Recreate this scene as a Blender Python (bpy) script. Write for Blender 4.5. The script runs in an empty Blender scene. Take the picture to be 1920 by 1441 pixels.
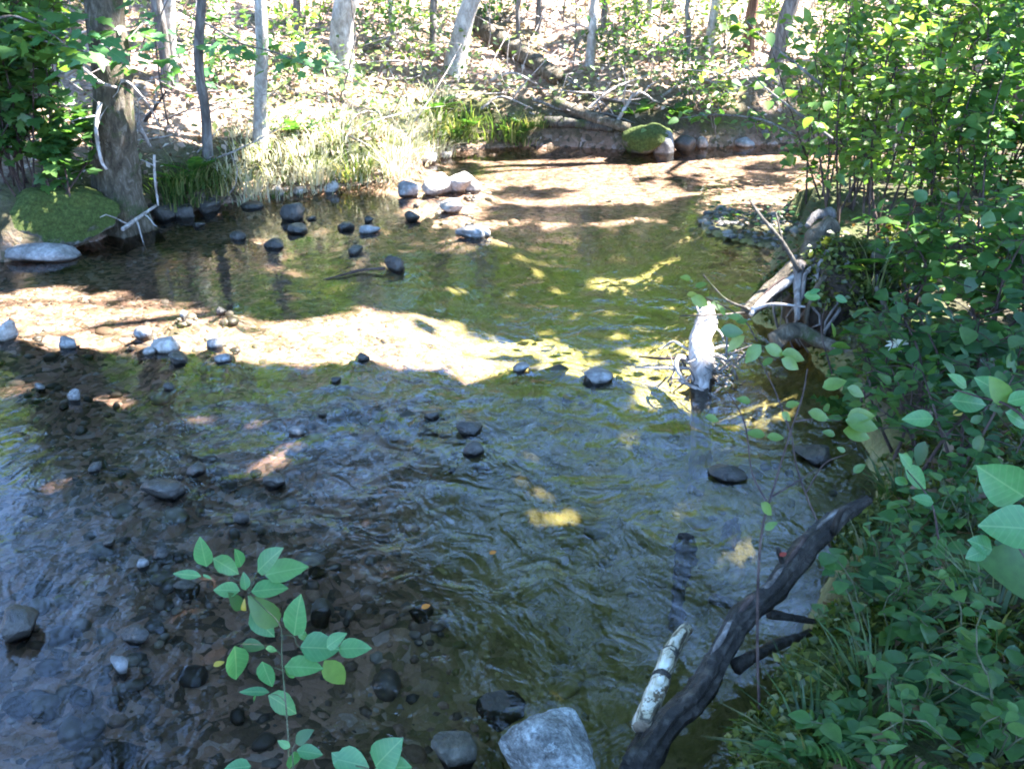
import bpy, bmesh, math, random
import numpy as np
from mathutils import Vector, Matrix, noise as mnoise

rng = np.random.default_rng(11)
random.seed(11)
sc = bpy.context.scene
COL = sc.collection

# ------------------------------------------------------------------ camera, sky, sun, exposure
CAM_H, PITCH, FPX, W, H_ = 2.0, math.radians(24.0), 1884.0, 1920.0, 1441.0
cam_d = bpy.data.cameras.new('camera')
cam = bpy.data.objects.new('camera', cam_d)
COL.objects.link(cam)
cam.location = (0, 0, CAM_H)
cam.rotation_euler = (math.radians(90) - PITCH, 0, 0)
cam_d.sensor_width = 36.0
cam_d.lens = 36.0 * FPX / W
cam_d.clip_start = 0.05
cam_d.clip_end = 400
sc.camera = cam

SUN = np.array([0.56, 0.13, 0.80]); SUN = SUN / np.linalg.norm(SUN)
sun_el = math.asin(SUN[2]); sun_az = math.atan2(SUN[0], SUN[1])
world = bpy.data.worlds.new('World')
sc.world = world
world.use_nodes = True
wn = world.node_tree
bg = wn.nodes['Background']
sky = wn.nodes.new('ShaderNodeTexSky')
sky.sky_type = 'NISHITA'
sky.sun_disc = False
sky.sun_elevation = sun_el
sky.sun_rotation = sun_az
sky.ozone_density = 8.0
sky.dust_density = 0.1
wn.links.new(sky.outputs[0], bg.inputs[0])
bg.inputs[1].default_value = 0.125
sun_d = bpy.data.lights.new('sun', 'SUN')
sun_d.energy = 4.0
sun_d.angle = math.radians(0.5)
sun_d.color = (1.0, 0.97, 0.95)
sun = bpy.data.objects.new('sun', sun_d)
COL.objects.link(sun)
sun.rotation_euler = Vector(-SUN).to_track_quat('-Z', 'Y').to_euler()
sun.location = (10, 2, 20)
sc.view_settings.view_transform = 'Standard'
sc.view_settings.look = 'None'
sc.view_settings.gamma = 1.0
sc.view_settings.use_curve_mapping = False
sc.view_settings.exposure = 4.15
sc.render.engine = 'CYCLES'
sc.cycles.filter_width = 1.9
sc.cycles.max_bounces = 8
sc.cycles.transparent_max_bounces = 12
sc.cycles.caustics_reflective = False
sc.cycles.caustics_refractive = False
sc.cycles.sample_clamp_indirect = 6.0

# ------------------------------------------------------------------ where things stand (a surveyor's helper)
CP, SP = math.cos(PITCH), math.sin(PITCH)
def rays(px, py):
    u = (np.asarray(px, float) - W / 2) / FPX
    v = -(np.asarray(py, float) - H_ / 2) / FPX
    return np.stack([u, CP + v * SP, -SP + v * CP], -1)
def G(px, py, z=0.0):                      # point on the level z
    d = rays(px, py); t = (z - CAM_H) / d[..., 2:3]
    return d * t + np.array([0, 0, CAM_H])
def D(px, py, y):                          # point at distance y across the stream
    d = rays(px, py); return d * (np.asarray(y, float)[..., None] / d[..., 1:2]) + np.array([0, 0, CAM_H])
def proj(P):
    P = np.asarray(P, float) - np.array([0, 0, CAM_H])
    f = P[..., 1] * CP - P[..., 2] * SP
    u = P[..., 1] * SP + P[..., 2] * CP
    f = np.where(f < 0.05, np.nan, f)
    return W / 2 + FPX * P[..., 0] / f, H_ / 2 - FPX * u / f

def vnoise(x, y, s=0):
    x = np.asarray(x, float); y = np.asarray(y, float)
    xi = np.floor(x).astype(np.int64); yi = np.floor(y).astype(np.int64)
    fx = x - xi; fy = y - yi
    fx = fx * fx * (3 - 2 * fx); fy = fy * fy * (3 - 2 * fy)
    def h(a, b):
        n = (a * 374761393 + b * 668265263 + s * 974711) & 0x7fffffff
        n = ((n ^ (n >> 13)) * 1274126177) & 0x7fffffff
        return ((n ^ (n >> 16)) & 0xffff) / 65535.0
    return (h(xi, yi) * (1 - fx) + h(xi + 1, yi) * fx) * (1 - fy) + (h(xi, yi + 1) * (1 - fx) + h(xi + 1, yi + 1) * fx) * fy
def fbm(x, y, s=0, o=4):
    r = 0; a = 0.5
    for k in range(o):
        r = r + a * vnoise(x * 2 ** k, y * 2 ** k, s + k * 17); a *= 0.5
    return r
def in_poly(x, y, poly):
    c = np.zeros(np.shape(x), bool); n = len(poly)
    for i in range(n):
        x1, y1 = poly[i]; x2, y2 = poly[(i + 1) % n]
        if y1 == y2: continue
        t = ((y1 > y) != (y2 > y)) & (x < (x2 - x1) * (y - y1) / (y2 - y1) + x1)
        c ^= t
    return c
def seg_dist(x, y, pl):
    best = np.full(np.shape(x), 1e9)
    for (ax, ay), (bx, by) in zip(pl[:-1], pl[1:]):
        dx, dy = bx - ax, by - ay
        t = np.clip(((x - ax) * dx + (y - ay) * dy) / (dx * dx + dy * dy + 1e-9), 0, 1)
        best = np.minimum(best, np.hypot(x - ax - t * dx, y - ay - t * dy))
    return best
def sstep(a, b, x):
    t = np.clip((x - a) / (b - a), 0, 1); return t * t * (3 - 2 * t)

# ------------------------------------------------------------------ the lie of the land
far_px = [(0, 492), (90, 478), (180, 452), (215, 432), (300, 408), (420, 384), (480, 372), (560, 362), (640, 352),
          (740, 338), (790, 310), (830, 286), (900, 279), (1000, 274), (1090, 276), (1180, 282), (1300, 278), (1450, 270), (1700, 262), (2100, 250)]
FAR = [(-15.0, 7.5), (-8.0, 6.7)] + [tuple(p[:2]) for p in G(*np.array(far_px, float).T)]
near_px = [(2100, 300), (1700, 318), (1560, 345), (1500, 385), (1440, 400), (1350, 392), (1305, 412), (1330, 440), (1450, 470), (1440, 520), (1405, 580),
           (1420, 605), (1500, 640), (1530, 690), (1600, 750), (1625, 830), (1650, 930), (1590, 1020), (1545, 1090),
           (1500, 1170), (1470, 1260), (1480, 1330), (1425, 1420), (1390, 1500)]
NEAR = [tuple(p[:2]) for p in G(*np.array(near_px, float).T)] + [(0.35, 1.55), (-0.8, 1.35), (-3, 1.1), (-15.0, 0.6)]
WATER = FAR + NEAR
algae_px = [(600, 500), (760, 480), (960, 430), (1300, 430), (1480, 430), (1480, 560), (1700, 700), (1750, 1000), (1480, 1500), (880, 1500), (850, 1200), (830, 960), (900, 860), (860, 760), (940, 650), (820, 560)]
ALGAE = [tuple(p[:2]) for p in G(*np.array(algae_px, float).T)]

ST = [  # px, py, w, h, material, label
    (740, 508, 40, 34, 'rock_wet', 'round dark grey stone with a thin twig against its side, alone in midstream'),
    (468, 391, 42, 14, 'rock_wet', 'flat dark stone at the foot of the sunlit bank, leftmost of the dark stones upstream'),
    (548, 412, 42, 32, 'rock_wet', 'two-tone dark stone, largest of the dark stones below the sunlit bank'),
    (582, 412, 22, 9, 'rock_wet', 'small low stone touching the right side of the two-tone dark stone'),
    (443, 449, 30, 16, 'rock_wet', 'oval dark stone nearest the shaded root bank'),
    (552, 438, 46, 18, 'rock_wet', 'long dark stone directly below the two-tone dark stone'),
    (515, 465, 46, 16, 'rock_wet', 'flat oblong wet stone below and left of the long dark stone'),
    (646, 430, 32, 14, 'rock_wet', 'small rounded wet stone left of the pale-topped flat stone'),
    (690, 417, 20, 12, 'rock_wet', 'tiny dark cobble just above the pale-topped flat stone'),
    (688, 436, 44, 17, 'rock_grey', 'flat stone with a pale dry top and wet dark end'),
    (770, 413, 34, 18, 'rock_wet', 'dark dome-shaped stone in front of the white sunlit boulders'),
    (664, 476, 40, 14, 'rock_wet', 'low dark stone above and left of the round midstream stone'),
    (850, 398, 50, 24, 'rock_dry', 'white sunlit stone with a dark underside, in front of the boulder pair'),
    (888, 446, 66, 18, 'rock_grey', 'flat pale grey stone awash, lowest of the stones near the boulder pair'),
    (880, 430, 22, 12, 'rock_wet', 'small dark stone sitting behind the flat pale grey stone'),
    (908, 443, 26, 16, 'rock_dry', 'small white stone at the right end of the flat pale grey stone'),
    (766, 368, 40, 32, 'rock_grey', 'grey stone with a dark left face, leftmost of the sunlit boulder group'),
    (820, 364, 66, 38, 'rock_dry', 'rounded white boulder in the middle of the sunlit boulder group'),
    (862, 362, 62, 50, 'rock_dry', 'steep boulder with dark left face and bright right face, largest of its group'),
    (890, 358, 40, 22, 'rock_dry', 'low white boulder resting at the right of the steep boulder'),
    (620, 362, 30, 24, 'rock_dry', 'white stone on the shore under the sunlit grass'),
    (560, 366, 26, 18, 'rock_dry', 'bleached shore stone left of the white shore stone'),
    (520, 368, 34, 22, 'rock_dry', 'broad pale stone on the shore below the widened pale trunk'),
    (125, 652, 36, 30, 'rock_grey', 'half-lit cobble with a dark left side at the edge of the sunlit gravel'),
    (10, 638, 54, 40, 'rock_dry', 'white cobble with shaded foot at the outer end of the sunlit gravel'),
    (312, 658, 62, 36, 'rock_dry', 'bright white cobble, biggest on the sunlit gravel'),
    (270, 632, 44, 24, 'rock_grey', 'brown-grey cobble just behind the bright white cobble'),
    (330, 682, 50, 26, 'rock_wet', 'dark wet cobble in shade just in front of the bright white cobble'),
    (280, 664, 28, 16, 'rock_dry', 'small white pebble-like stone left of the bright white cobble'),
    (404, 650, 38, 22, 'rock_grey', 'rounded brownish cobble right of the bright white cobble'),
    (418, 678, 34, 18, 'rock_grey', 'pale cobble with dark left end at the shade line of the gravel'),
    (682, 674, 24, 18, 'rock_wet', 'small dark cobble alone at the right end of the sunlit gravel'),
    (345, 594, 18, 12, 'rock_grey', 'little brown stone at the back of the sunlit gravel, left one of two'),
    (414, 588, 20, 13, 'rock_wet', 'little dark stone at the back of the sunlit gravel, right one of two'),
    (138, 752, 28, 32, 'rock_grey', 'upright blue-grey stone standing in the shaded riffle'),
    (72, 728, 26, 12, 'rock_grey', 'small flat bluish stone in shade left of the upright blue-grey stone'),
    (314, 730, 26, 14, 'rock_wet', 'thin dark stone in shade in front of the sunlit gravel'),
    (176, 882, 36, 16, 'rock_wet', 'dark stone with a tan top in the shaded shallows'),
    (300, 932, 84, 34, 'rock_wet', 'large flat dark stone with a pointed right end in the shaded shallows'),
    (365, 890, 46, 26, 'rock_wet', 'medium dark stone behind the large flat pointed stone'),
    (518, 912, 56, 30, 'rock_wet', 'smooth black stone right of the large flat pointed stone'),
    (425, 900, 40, 20, 'rock_sunk', 'brownish stone between the medium dark stone and the smooth black stone'),
    (556, 814, 36, 16, 'rock_grey', 'pale little stone beside a patch of sun on the shaded gravel'),
    (600, 780, 24, 14, 'rock_wet', 'small bluish stone left of the row of mossy brown stones'),
    (652, 756, 30, 16, 'rock_sunk', 'brown stone at the left end of a short row across the riffle'),
    (712, 774, 38, 22, 'rock_sunk', 'second stone of the short row across the riffle, brown and angular'),
    (762, 782, 44, 26, 'rock_sunk', 'brown block at the right end of the short row across the riffle'),
    (812, 782, 40, 16, 'rock_wet', 'blue-shining wet stone right of the brown block'),
    (630, 716, 22, 14, 'rock_wet', 'small dark stone just in front of the sun patch in midstream'),
    (880, 812, 56, 30, 'rock_wet', 'wet dark slab in the middle riffle reflecting blue sky'),
    (800, 808, 46, 26, 'rock_sunk', 'submerged grey-green stone left of the wet dark slab'),
    (890, 850, 50, 28, 'rock_wet', 'wet dark stone in front of the wet dark slab'),
    (1040, 700, 96, 22, 'rock_sunk', 'long low stone crossing the sun patch left of the driftwood snag'),
    (978, 694, 40, 18, 'rock_grey', 'small grey stone at the left end of the long low stone'),
    (1130, 716, 80, 26, 'rock_grey', 'yellowish stone awash beside the twigs of the driftwood snag'),
    (22, 1200, 86, 66, 'rock_wet', 'big dark stone cut off by the picture edge, largest in the near shallows'),
    (222, 1258, 44, 40, 'rock_grey', 'pale violet-grey cobble in the dark near water'),
    (250, 1205, 58, 26, 'rock_wet', 'dark shiny flat stone just above the pale violet-grey cobble'),
    (345, 1100, 50, 40, 'rock_sunk', 'brown submerged stone left of the leafy twig'),
    (268, 1062, 32, 20, 'rock_grey', 'small grey-white stone left of the tip of the leafy twig'),
    (298, 1044, 34, 18, 'rock_wet', 'small blue-shining stone next to the small grey-white stone'),
    (205, 1022, 24, 18, 'rock_wet', 'little dark stone up left of the small blue-shining stone'),
    (66, 1098, 50, 15, 'rock_sunk', 'dark oblong stone above the big dark stone'),
    (600, 1150, 46, 30, 'rock_sunk', 'dark rounded stone just right of the leafy twig'),
    (592, 1062, 40, 15, 'rock_sunk', 'dark wet stone above right of the leafy twig'),
    (783, 1150, 44, 30, 'rock_sunk', 'brown stone with an orange top in the deep near water'),
    (140, 1300, 60, 24, 'rock_sunk', 'dull brown submerged cobble below the pale violet-grey cobble'),
    (20, 1320, 50, 26, 'rock_sunk', 'dark stone below the big dark stone at the picture edge'),
    (210, 1415, 70, 24, 'rock_sunk', 'dark stone in the lowest left water'),
    (450, 978, 34, 24, 'rock_wet', 'small bluish stone up above the leafy twig'),
    (1370, 900, 80, 26, 'rock_wet', 'dark flat rock over the end of the sunken plank'),
    (1540, 862, 88, 26, 'rock_wet', 'long dark rock half under the shrub leaves at the near shore'),
]
SHOALS = []                                 # the bed rises a little round every stone
for px_, py_, w_, h_, m_, l_ in ST:
    g_ = G(px_, py_); SHOALS.append((g_[0], g_[1] + .03, .5 * w_ / FPX * np.linalg.norm(g_ - [0, 0, CAM_H]), -0.05 if m_ == 'rock_sunk' else -0.028))
def land(x, y):
    x = np.asarray(x, float); y = np.asarray(y, float)
    wob = 0.10 * (fbm(x * 3.1, y * 3.1, 5) - 0.47)
    dF = seg_dist(x, y, FAR); dN = seg_dist(x, y, NEAR)
    ins = in_poly(x, y, WATER)
    d = np.minimum(dF, dN) + np.where(ins, 1, -1) * wob
    w = dN / (dF + dN + 1e-6)
    al = in_poly(x, y, ALGAE); dA = seg_dist(x, y, ALGAE + ALGAE[:1])
    al = sstep(-0.35, 0.35, np.where(al, dA, -dA) + 0.5 * (fbm(x * 1.7, y * 1.7, 9) - 0.47))
    deep = 0.085 + 0.20 * al + 0.05 * (fbm(x * 1.3, y * 1.3, 3) - 0.47)
    zi = -np.minimum(deep, 0.03 + 0.45 * np.maximum(d, 0)) + 0.02 * (fbm(x * 5, y * 5, 31) - 0.47)
    for sx_, sy_, r_, t_ in SHOALS:
        zi = np.maximum(zi, t_ - 0.42 * np.maximum(np.hypot(x - sx_, y - sy_) - r_ * .8, 0))
    b = np.maximum(d, 0)
    steep = 0.33 + 0.10 * sstep(9, 12, y)
    zf = 0.30 * (1 - np.exp(-b / 0.16)) + steep * np.minimum(b, 9) + 0.45 * np.maximum(b - 9, 0) + 0.55 * (fbm(x * 0.55, y * 0.55, 21) - 0.47) * sstep(0.2, 1.5, b) + 0.12 * (fbm(x * 2.3, y * 2.3, 23) - 0.47) * sstep(0.05, 0.5, b)
    zn = 0.24 * (1 - np.exp(-b / 0.12)) + 0.10 * np.minimum(b, 4) + 0.04 * np.maximum(b - 4, 0) + 0.14 * (fbm(x * 1.8, y * 1.8, 41) - 0.47) * sstep(0.05, 0.5, b)
    zn = zn + 0.35 * np.maximum(y - 9.5, 0) * sstep(3, 6, x)
    bar = in_poly(x, y, BAR)
    zn = np.where(bar, -0.012 + 0.05 * (fbm(x * 2.2, y * 2.2, 2)), zn)
    zo = zf * sstep(0.35, 0.65, w) + zn * (1 - sstep(0.35, 0.65, w))
    return np.where(ins, zi, zo), ins, al, w, b
BAR = [tuple(p[:2]) for p in G(*np.array([(1290, 420), (1340, 384), (1450, 380), (1520, 420), (1490, 470), (1440, 476), (1320, 446)], float).T)]
def Hz(x, y): return land(x, y)[0]
def T(px, py):                              # point of the land in that direction
    d = rays(px, py); t = np.linspace(1.2, 40, 1600)
    P = d[None] * t[:, None] + np.array([0, 0, CAM_H])
    below = P[:, 2] < Hz(P[:, 0], P[:, 1])
    return P[np.argmax(below)] if below.any() else P[500]

# ------------------------------------------------------------------ mesh and object helpers
def mesh(name, V, F, mat=None, smooth=True):
    V = np.asarray(V, np.float32)
    me = bpy.data.meshes.new(name)
    if isinstance(F, np.ndarray):
        k = F.shape[1]; n = len(F)
        me.vertices.add(len(V)); me.vertices.foreach_set('co', V.ravel())
        me.loops.add(n * k); me.loops.foreach_set('vertex_index', F.astype(np.int32).ravel())
        me.polygons.add(n); me.polygons.foreach_set('loop_start', np.arange(0, n * k, k, dtype=np.int32))
        me.update(calc_edges=True)
    else:
        me.from_pydata([tuple(v) for v in V], [], F)
    if smooth: me.polygons.foreach_set('use_smooth', np.ones(len(me.polygons), bool))
    if mat: me.materials.append(mat)
    me.update()
    return me
def tag(o, label=None, cat=None, group=None, kind=None):
    for k, v in (('label', label), ('category', cat), ('group', group), ('kind', kind)):
        if v: o[k] = v
    return o
def empty(name, loc, label, cat, group=None):
    o = bpy.data.objects.new(name, None); COL.objects.link(o)
    o.location = Vector(loc); o.empty_display_size = 0.1
    return tag(o, label, cat, group)
def put(name, me, parent=None, loc=(0, 0, 0)):
    o = bpy.data.objects.new(name, me); COL.objects.link(o)
    if parent: o.parent = parent
    o.location = Vector(loc)
    return o
def part(name, V, F, mat, parent, smooth=True, kind=None):     # world coordinates in
    V = np.asarray(V, float) - np.array(parent_loc(parent))
    o = put(name, mesh(name, V, F, mat, smooth), parent)
    if kind: o['kind'] = kind
    return o
def parent_loc(p):
    v = Vector((0, 0, 0))
    while p is not None: v = v + p.location; p = p.parent
    return v
def solo(name, V, F, mat, loc, label, cat, group=None, smooth=True):
    V = np.asarray(V, float) - np.asarray(loc, float)
    return tag(put(name, mesh(name, V, F, mat, smooth), None, loc), label, cat, group)

def smooth_path(P, n):
    P = np.asarray(P, float); m = len(P)
    if m == 2: return P[0] + (P[1] - P[0]) * np.linspace(0, 1, n)[:, None]
    Q = np.vstack([2 * P[0] - P[1], P, 2 * P[-1] - P[-2]]); out = []
    for t in np.linspace(0, m - 1 - 1e-6, n):
        i = int(t); f = t - i; a, b, c, d = Q[i], Q[i + 1], Q[i + 2], Q[i + 3]
        out.append(0.5 * ((2 * b) + (-a + c) * f + (2 * a - 5 * b + 4 * c - d) * f * f + (-a + 3 * b - 3 * c + d) * f ** 3))
    return np.array(out)
def tube(P, R, sides=6, rough=0.0, flare=None, seed=0, ridge=0.0):
    P = np.asarray(P, float); n = len(P); R = np.broadcast_to(np.asarray(R, float), (n,))
    Tn = np.gradient(P, axis=0); Tn /= np.linalg.norm(Tn, axis=1)[:, None] + 1e-9
    a = np.array([1.0, 0, 0]) if abs(Tn[0][0]) < 0.8 else np.array([0, 1.0, 0])
    V = []; ang = np.linspace(0, 2 * np.pi, sides, endpoint=False)
    for i in range(n):
        a = a - Tn[i] * a.dot(Tn[i]); a /= np.linalg.norm(a) + 1e-9
        b = np.cross(Tn[i], a)
        r = np.full(sides, R[i])
        if rough: r = r * (1 + rough * (vnoise(ang * 1.3 + seed * 7, np.full(sides, i * 0.6 + seed), seed) * 2 - 1) + 0.5 * rough * (vnoise(ang * 4 + seed, np.full(sides, i * 1.7), seed + 3) * 2 - 1))
        if ridge: r = r * (1 + ridge * (0.6 * vnoise(ang * 6.0, np.full(sides, i * 0.10), seed + 8) + 0.5 * vnoise(ang * 2.5, np.full(sides, i * 0.2), seed + 5) - 0.55) * 1.6)
        if flare is not None: r = r * (1 + flare[i] * (0.55 + 0.9 * np.maximum(0, np.cos(ang * 5 + seed)) ** 1.5 + 0.4 * np.cos(ang * 2 + 1)))
        V.append(P[i] + r[:, None] * (np.cos(ang)[:, None] * a + np.sin(ang)[:, None] * b))
    V = np.vstack(V + [P[:1], P[-1:]])
    F = []
    for i in range(n - 1):
        for j in range(sides):
            k = (j + 1) % sides
            F.append((i * sides + j, i * sides + k, (i + 1) * sides + k, (i + 1) * sides + j))
    for j in range(sides):
        k = (j + 1) % sides
        F.append((n * sides, k, j)); F.append((n * sides + 1, (n - 1) * sides + j, (n - 1) * sides + k))
    return V, F
def join(parts):
    V = []; F = []; o = 0
    for v, f in parts:
        V.append(v); F += [tuple(i + o for i in q) for q in f]; o += len(v)
    return np.vstack(V), F

# ------------------------------------------------------------------ materials
def new_mat(name):
    m = bpy.data.materials.new(name); m.use_nodes = True
    nt = m.node_tree; nt.nodes.clear()
    out = nt.nodes.new('ShaderNodeOutputMaterial')
    return m, nt, out
def node(nt, t, **kw):
    n = nt.nodes.new('ShaderNode' + t)
    for k, v in kw.items():
        if k.startswith('i_'): n.inputs[k[2:].replace('_', ' ')].default_value = v
        else: setattr(n, k, v)
    return n
def ramp(nt, fac, stops, interp='LINEAR'):
    r = nt.nodes.new('ShaderNodeValToRGB'); cr = r.color_ramp; cr.interpolation = interp
    while len(cr.elements) < len(stops): cr.elements.new(0.5)
    for e, (p, c) in zip(cr.elements, stops): e.position = p; e.color = (*c, 1)
    nt.links.new(fac, r.inputs[0]); return r.outputs[0]
def mixc(nt, fac, a, b, mode='MIX'):
    m = nt.nodes.new('ShaderNodeMix'); m.data_type = 'RGBA'; m.blend_type = mode
    for s, v in ((m.inputs['Factor'], fac), (m.inputs[6], a), (m.inputs[7], b)):
        if hasattr(v, 'links'): nt.links.new(v, s)
        elif isinstance(v, (int, float)): s.default_value = v
        else: s.default_value = (*v, 1)
    return m.outputs[2]
def mathn(nt, op, a, b=0.0, clamp=False):
    m = nt.nodes.new('ShaderNodeMath'); m.operation = op; m.use_clamp = clamp
    for s, v in ((m.inputs[0], a), (m.inputs[1], b)):
        if hasattr(v, 'links'): nt.links.new(v, s)
        else: s.default_value = v
    return m.outputs[0]
def nz(nt, vec, scale, detail=4, rough=0.6, dist=0.0):
    n = node(nt, 'TexNoise'); n.inputs['Scale'].default_value = scale; n.inputs['Detail'].default_value = detail
    n.inputs['Roughness'].default_value = rough; n.inputs['Distortion'].default_value = dist
    nt.links.new(vec, n.inputs['Vector']); return n.outputs['Fac']
def island(nt):
    g = node(nt, 'NewGeometry'); oi = node(nt, 'ObjectInfo')
    return mathn(nt, 'FRACT', mathn(nt, 'ADD', g.outputs['Random Per Island'], oi.outputs['Random']))
def world_pos(nt, scale=(1, 1, 1)):
    g = node(nt, 'NewGeometry'); mp = node(nt, 'Mapping'); mp.inputs['Scale'].default_value = scale
    nt.links.new(g.outputs['Position'], mp.inputs['Vector']); return mp.outputs[0]

def leaf_mat(name, stops, trans=0.42, tcol=1.9, gloss=0.035, rough=0.42, veins=False, tb=0.45):
    m, nt, out = new_mat(name)
    c = ramp(nt, island(nt), stops)
    p = world_pos(nt)
    c = mixc(nt, 0.35, c, ramp(nt, nz(nt, p, 60, 3), [(0.3, (0.55, 0.55, 0.5)), (0.7, (1.3, 1.3, 1.2))]), 'MULTIPLY')
    if veins:
        tc_ = node(nt, 'TexCoord'); sx = node(nt, 'SeparateXYZ'); nt.links.new(tc_.outputs['Object'], sx.inputs[0])
        ax = mathn(nt, 'ABSOLUTE', sx.outputs['X']); w = mathn(nt, 'SINE', mathn(nt, 'MULTIPLY', mathn(nt, 'SUBTRACT', sx.outputs['Y'], mathn(nt, 'MULTIPLY', ax, 0.75)), 48.0))
        side = ramp(nt, mathn(nt, 'ADD', mathn(nt, 'MULTIPLY', w, 0.5), 0.5), [(0.86, (0, 0, 0)), (0.97, (0.13, 0.13, 0.13))])
        mid = ramp(nt, ax, [(0.008, (0.45, 0.45, 0.45)), (0.02, (0, 0, 0))])
        c = mixc(nt, mathn(nt, 'MAXIMUM', side, mid), c, (0.20, 0.32, 0.14))
        blot = ramp(nt, nz(nt, tc_.outputs['Object'], 5, 4, 0.7), [(0.60, (0, 0, 0)), (0.74, (0.55, 0.55, 0.55))])
        c = mixc(nt, blot, c, (0.13, 0.16, 0.04))
    d = node(nt, 'BsdfDiffuse'); nt.links.new(c, d.inputs['Color'])
    t = node(nt, 'BsdfTranslucent')
    tc = mixc(nt, 1.0, c, (tcol * 1.05, tcol, tcol * tb), 'MULTIPLY'); nt.links.new(tc, t.inputs['Color'])
    ms = node(nt, 'MixShader', i_Fac=trans); nt.links.new(d.outputs[0], ms.inputs[1]); nt.links.new(t.outputs[0], ms.inputs[2])
    gl = node(nt, 'BsdfGlossy', i_Roughness=rough)
    m2 = node(nt, 'MixShader', i_Fac=gloss)
    nt.links.new(ms.outputs[0], m2.inputs[1]); nt.links.new(gl.outputs[0], m2.inputs[2])
    nt.links.new(m2.outputs[0], out.inputs[0])
    return m
def solid_mat(name, build, rough=0.8, spec=0.3, bump=None):
    m, nt, out = new_mat(name)
    b = node(nt, 'BsdfPrincipled')
    b.inputs['Roughness'].default_value = rough; b.inputs['Specular IOR Level'].default_value = spec
    col, h = build(nt)
    nt.links.new(col, b.inputs['Base Color'])
    if h is not None:
        bp = node(nt, 'Bump', i_Strength=bump[0], i_Distance=bump[1]); nt.links.new(h, bp.inputs['Height'])
        nt.links.new(bp.outputs[0], b.inputs['Normal'])
    nt.links.new(b.outputs[0], out.inputs[0])
    return m
def objpos(nt, scale=(1, 1, 1)):
    t = node(nt, 'TexCoord'); mp = node(nt, 'Mapping'); mp.inputs['Scale'].default_value = scale
    nt.links.new(t.outputs['Object'], mp.inputs['Vector']); return mp.outputs[0]

def bark(name, dark, mid, light, stretch=0.18, moss=0.0, mosscol=(0.032, 0.042, 0.014)):
    def b(nt):
        p = objpos(nt, (1, 1, stretch)); n1 = nz(nt, p, 22, 6, 0.7, 0.6); n2 = nz(nt, objpos(nt), 5, 4)
        c = ramp(nt, n1, [(0.3, dark), (0.5, mid), (0.68, light)])
        c = mixc(nt, 0.6, c, ramp(nt, n2, [(0.3, (0.5, 0.5, 0.5)), (0.7, (1.3, 1.3, 1.3))]), 'MULTIPLY')
        if moss:
            mk = ramp(nt, nz(nt, objpos(nt), 3.5, 6, 0.75), [(0.64 - moss * 0.25, (0, 0, 0)), (0.74 - moss * 0.25, (1, 1, 1))])
            c = mixc(nt, mk, c, mixc(nt, nz(nt, objpos(nt), 30, 3), mosscol, tuple(2.2 * v for v in mosscol)))
        return c, n1
    return solid_mat(name, b, 0.85, 0.2, (0.9, 0.03))
M = {}
M['bark_dark'] = bark('bark_dark', (0.018, 0.016, 0.014), (0.06, 0.052, 0.042), (0.14, 0.13, 0.11), moss=0.35)
M['bark_grey'] = bark('bark_grey', (0.06, 0.05, 0.045), (0.16, 0.14, 0.125), (0.32, 0.30, 0.28))
M['bark_pale'] = bark('bark_pale', (0.18, 0.15, 0.13), (0.40, 0.36, 0.32), (0.62, 0.58, 0.54), 0.5)
M['bark_red'] = bark('bark_red', (0.07, 0.035, 0.022), (0.20, 0.10, 0.065), (0.34, 0.20, 0.14))
M['bark_moss'] = bark('bark_moss', (0.03, 0.025, 0.018), (0.10, 0.08, 0.055), (0.22, 0.19, 0.15), 0.4, moss=0.45)
M['dead_wood'] = bark('dead_wood', (0.15, 0.12, 0.10), (0.38, 0.33, 0.30), (0.62, 0.57, 0.54), 0.5)
M['twig_dark'] = bark('twig_dark', (0.03, 0.02, 0.018), (0.075, 0.05, 0.042), (0.13, 0.09, 0.075), 0.5)
M['stem_green'] = bark('stem_green', (0.04, 0.05, 0.02), (0.09, 0.10, 0.05), (0.16, 0.15, 0.09), 0.5)
M['wet_log'] = bark('wet_log', (0.008, 0.007, 0.006), (0.03, 0.025, 0.02), (0.085, 0.075, 0.062), 0.35)
M['wet_log'].node_tree.nodes['Principled BSDF'].inputs['Roughness'].default_value = 0.5
M['sunk_wood'] = bark('sunk_wood', (0.03, 0.026, 0.016), (0.08, 0.075, 0.05), (0.17, 0.16, 0.12), 0.4)
def _birch(nt):
    p = objpos(nt); n = nz(nt, objpos(nt, (4, 4, 60)), 1.2, 5, 0.7)
    n2 = nz(nt, p, 26, 4, 0.7)
    c = ramp(nt, n, [(0.40, (0.05, 0.04, 0.025)), (0.47, (0.34, 0.29, 0.19)), (0.62, (0.62, 0.59, 0.50))])
    c = mixc(nt, ramp(nt, n2, [(0.56, (0, 0, 0)), (0.62, (1, 1, 1))]), c, (0.09, 0.06, 0.03))
    return c, n2
M['birch'] = solid_mat('birch', _birch, 0.6, 0.3, (0.5, 0.01))
def _wooden_end(nt):
    n = nz(nt, objpos(nt), 40, 4); return ramp(nt, n, [(0.3, (0.10, 0.07, 0.045)), (0.7, (0.28, 0.21, 0.14))]), n
M['root_soil'] = bark('root_soil', (0.012, 0.009, 0.006), (0.04, 0.028, 0.018), (0.09, 0.065, 0.042), 0.8)
M['end_grain'] = solid_mat('end_grain', _wooden_end, 0.8, 0.2, (0.4, 0.01))

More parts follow.
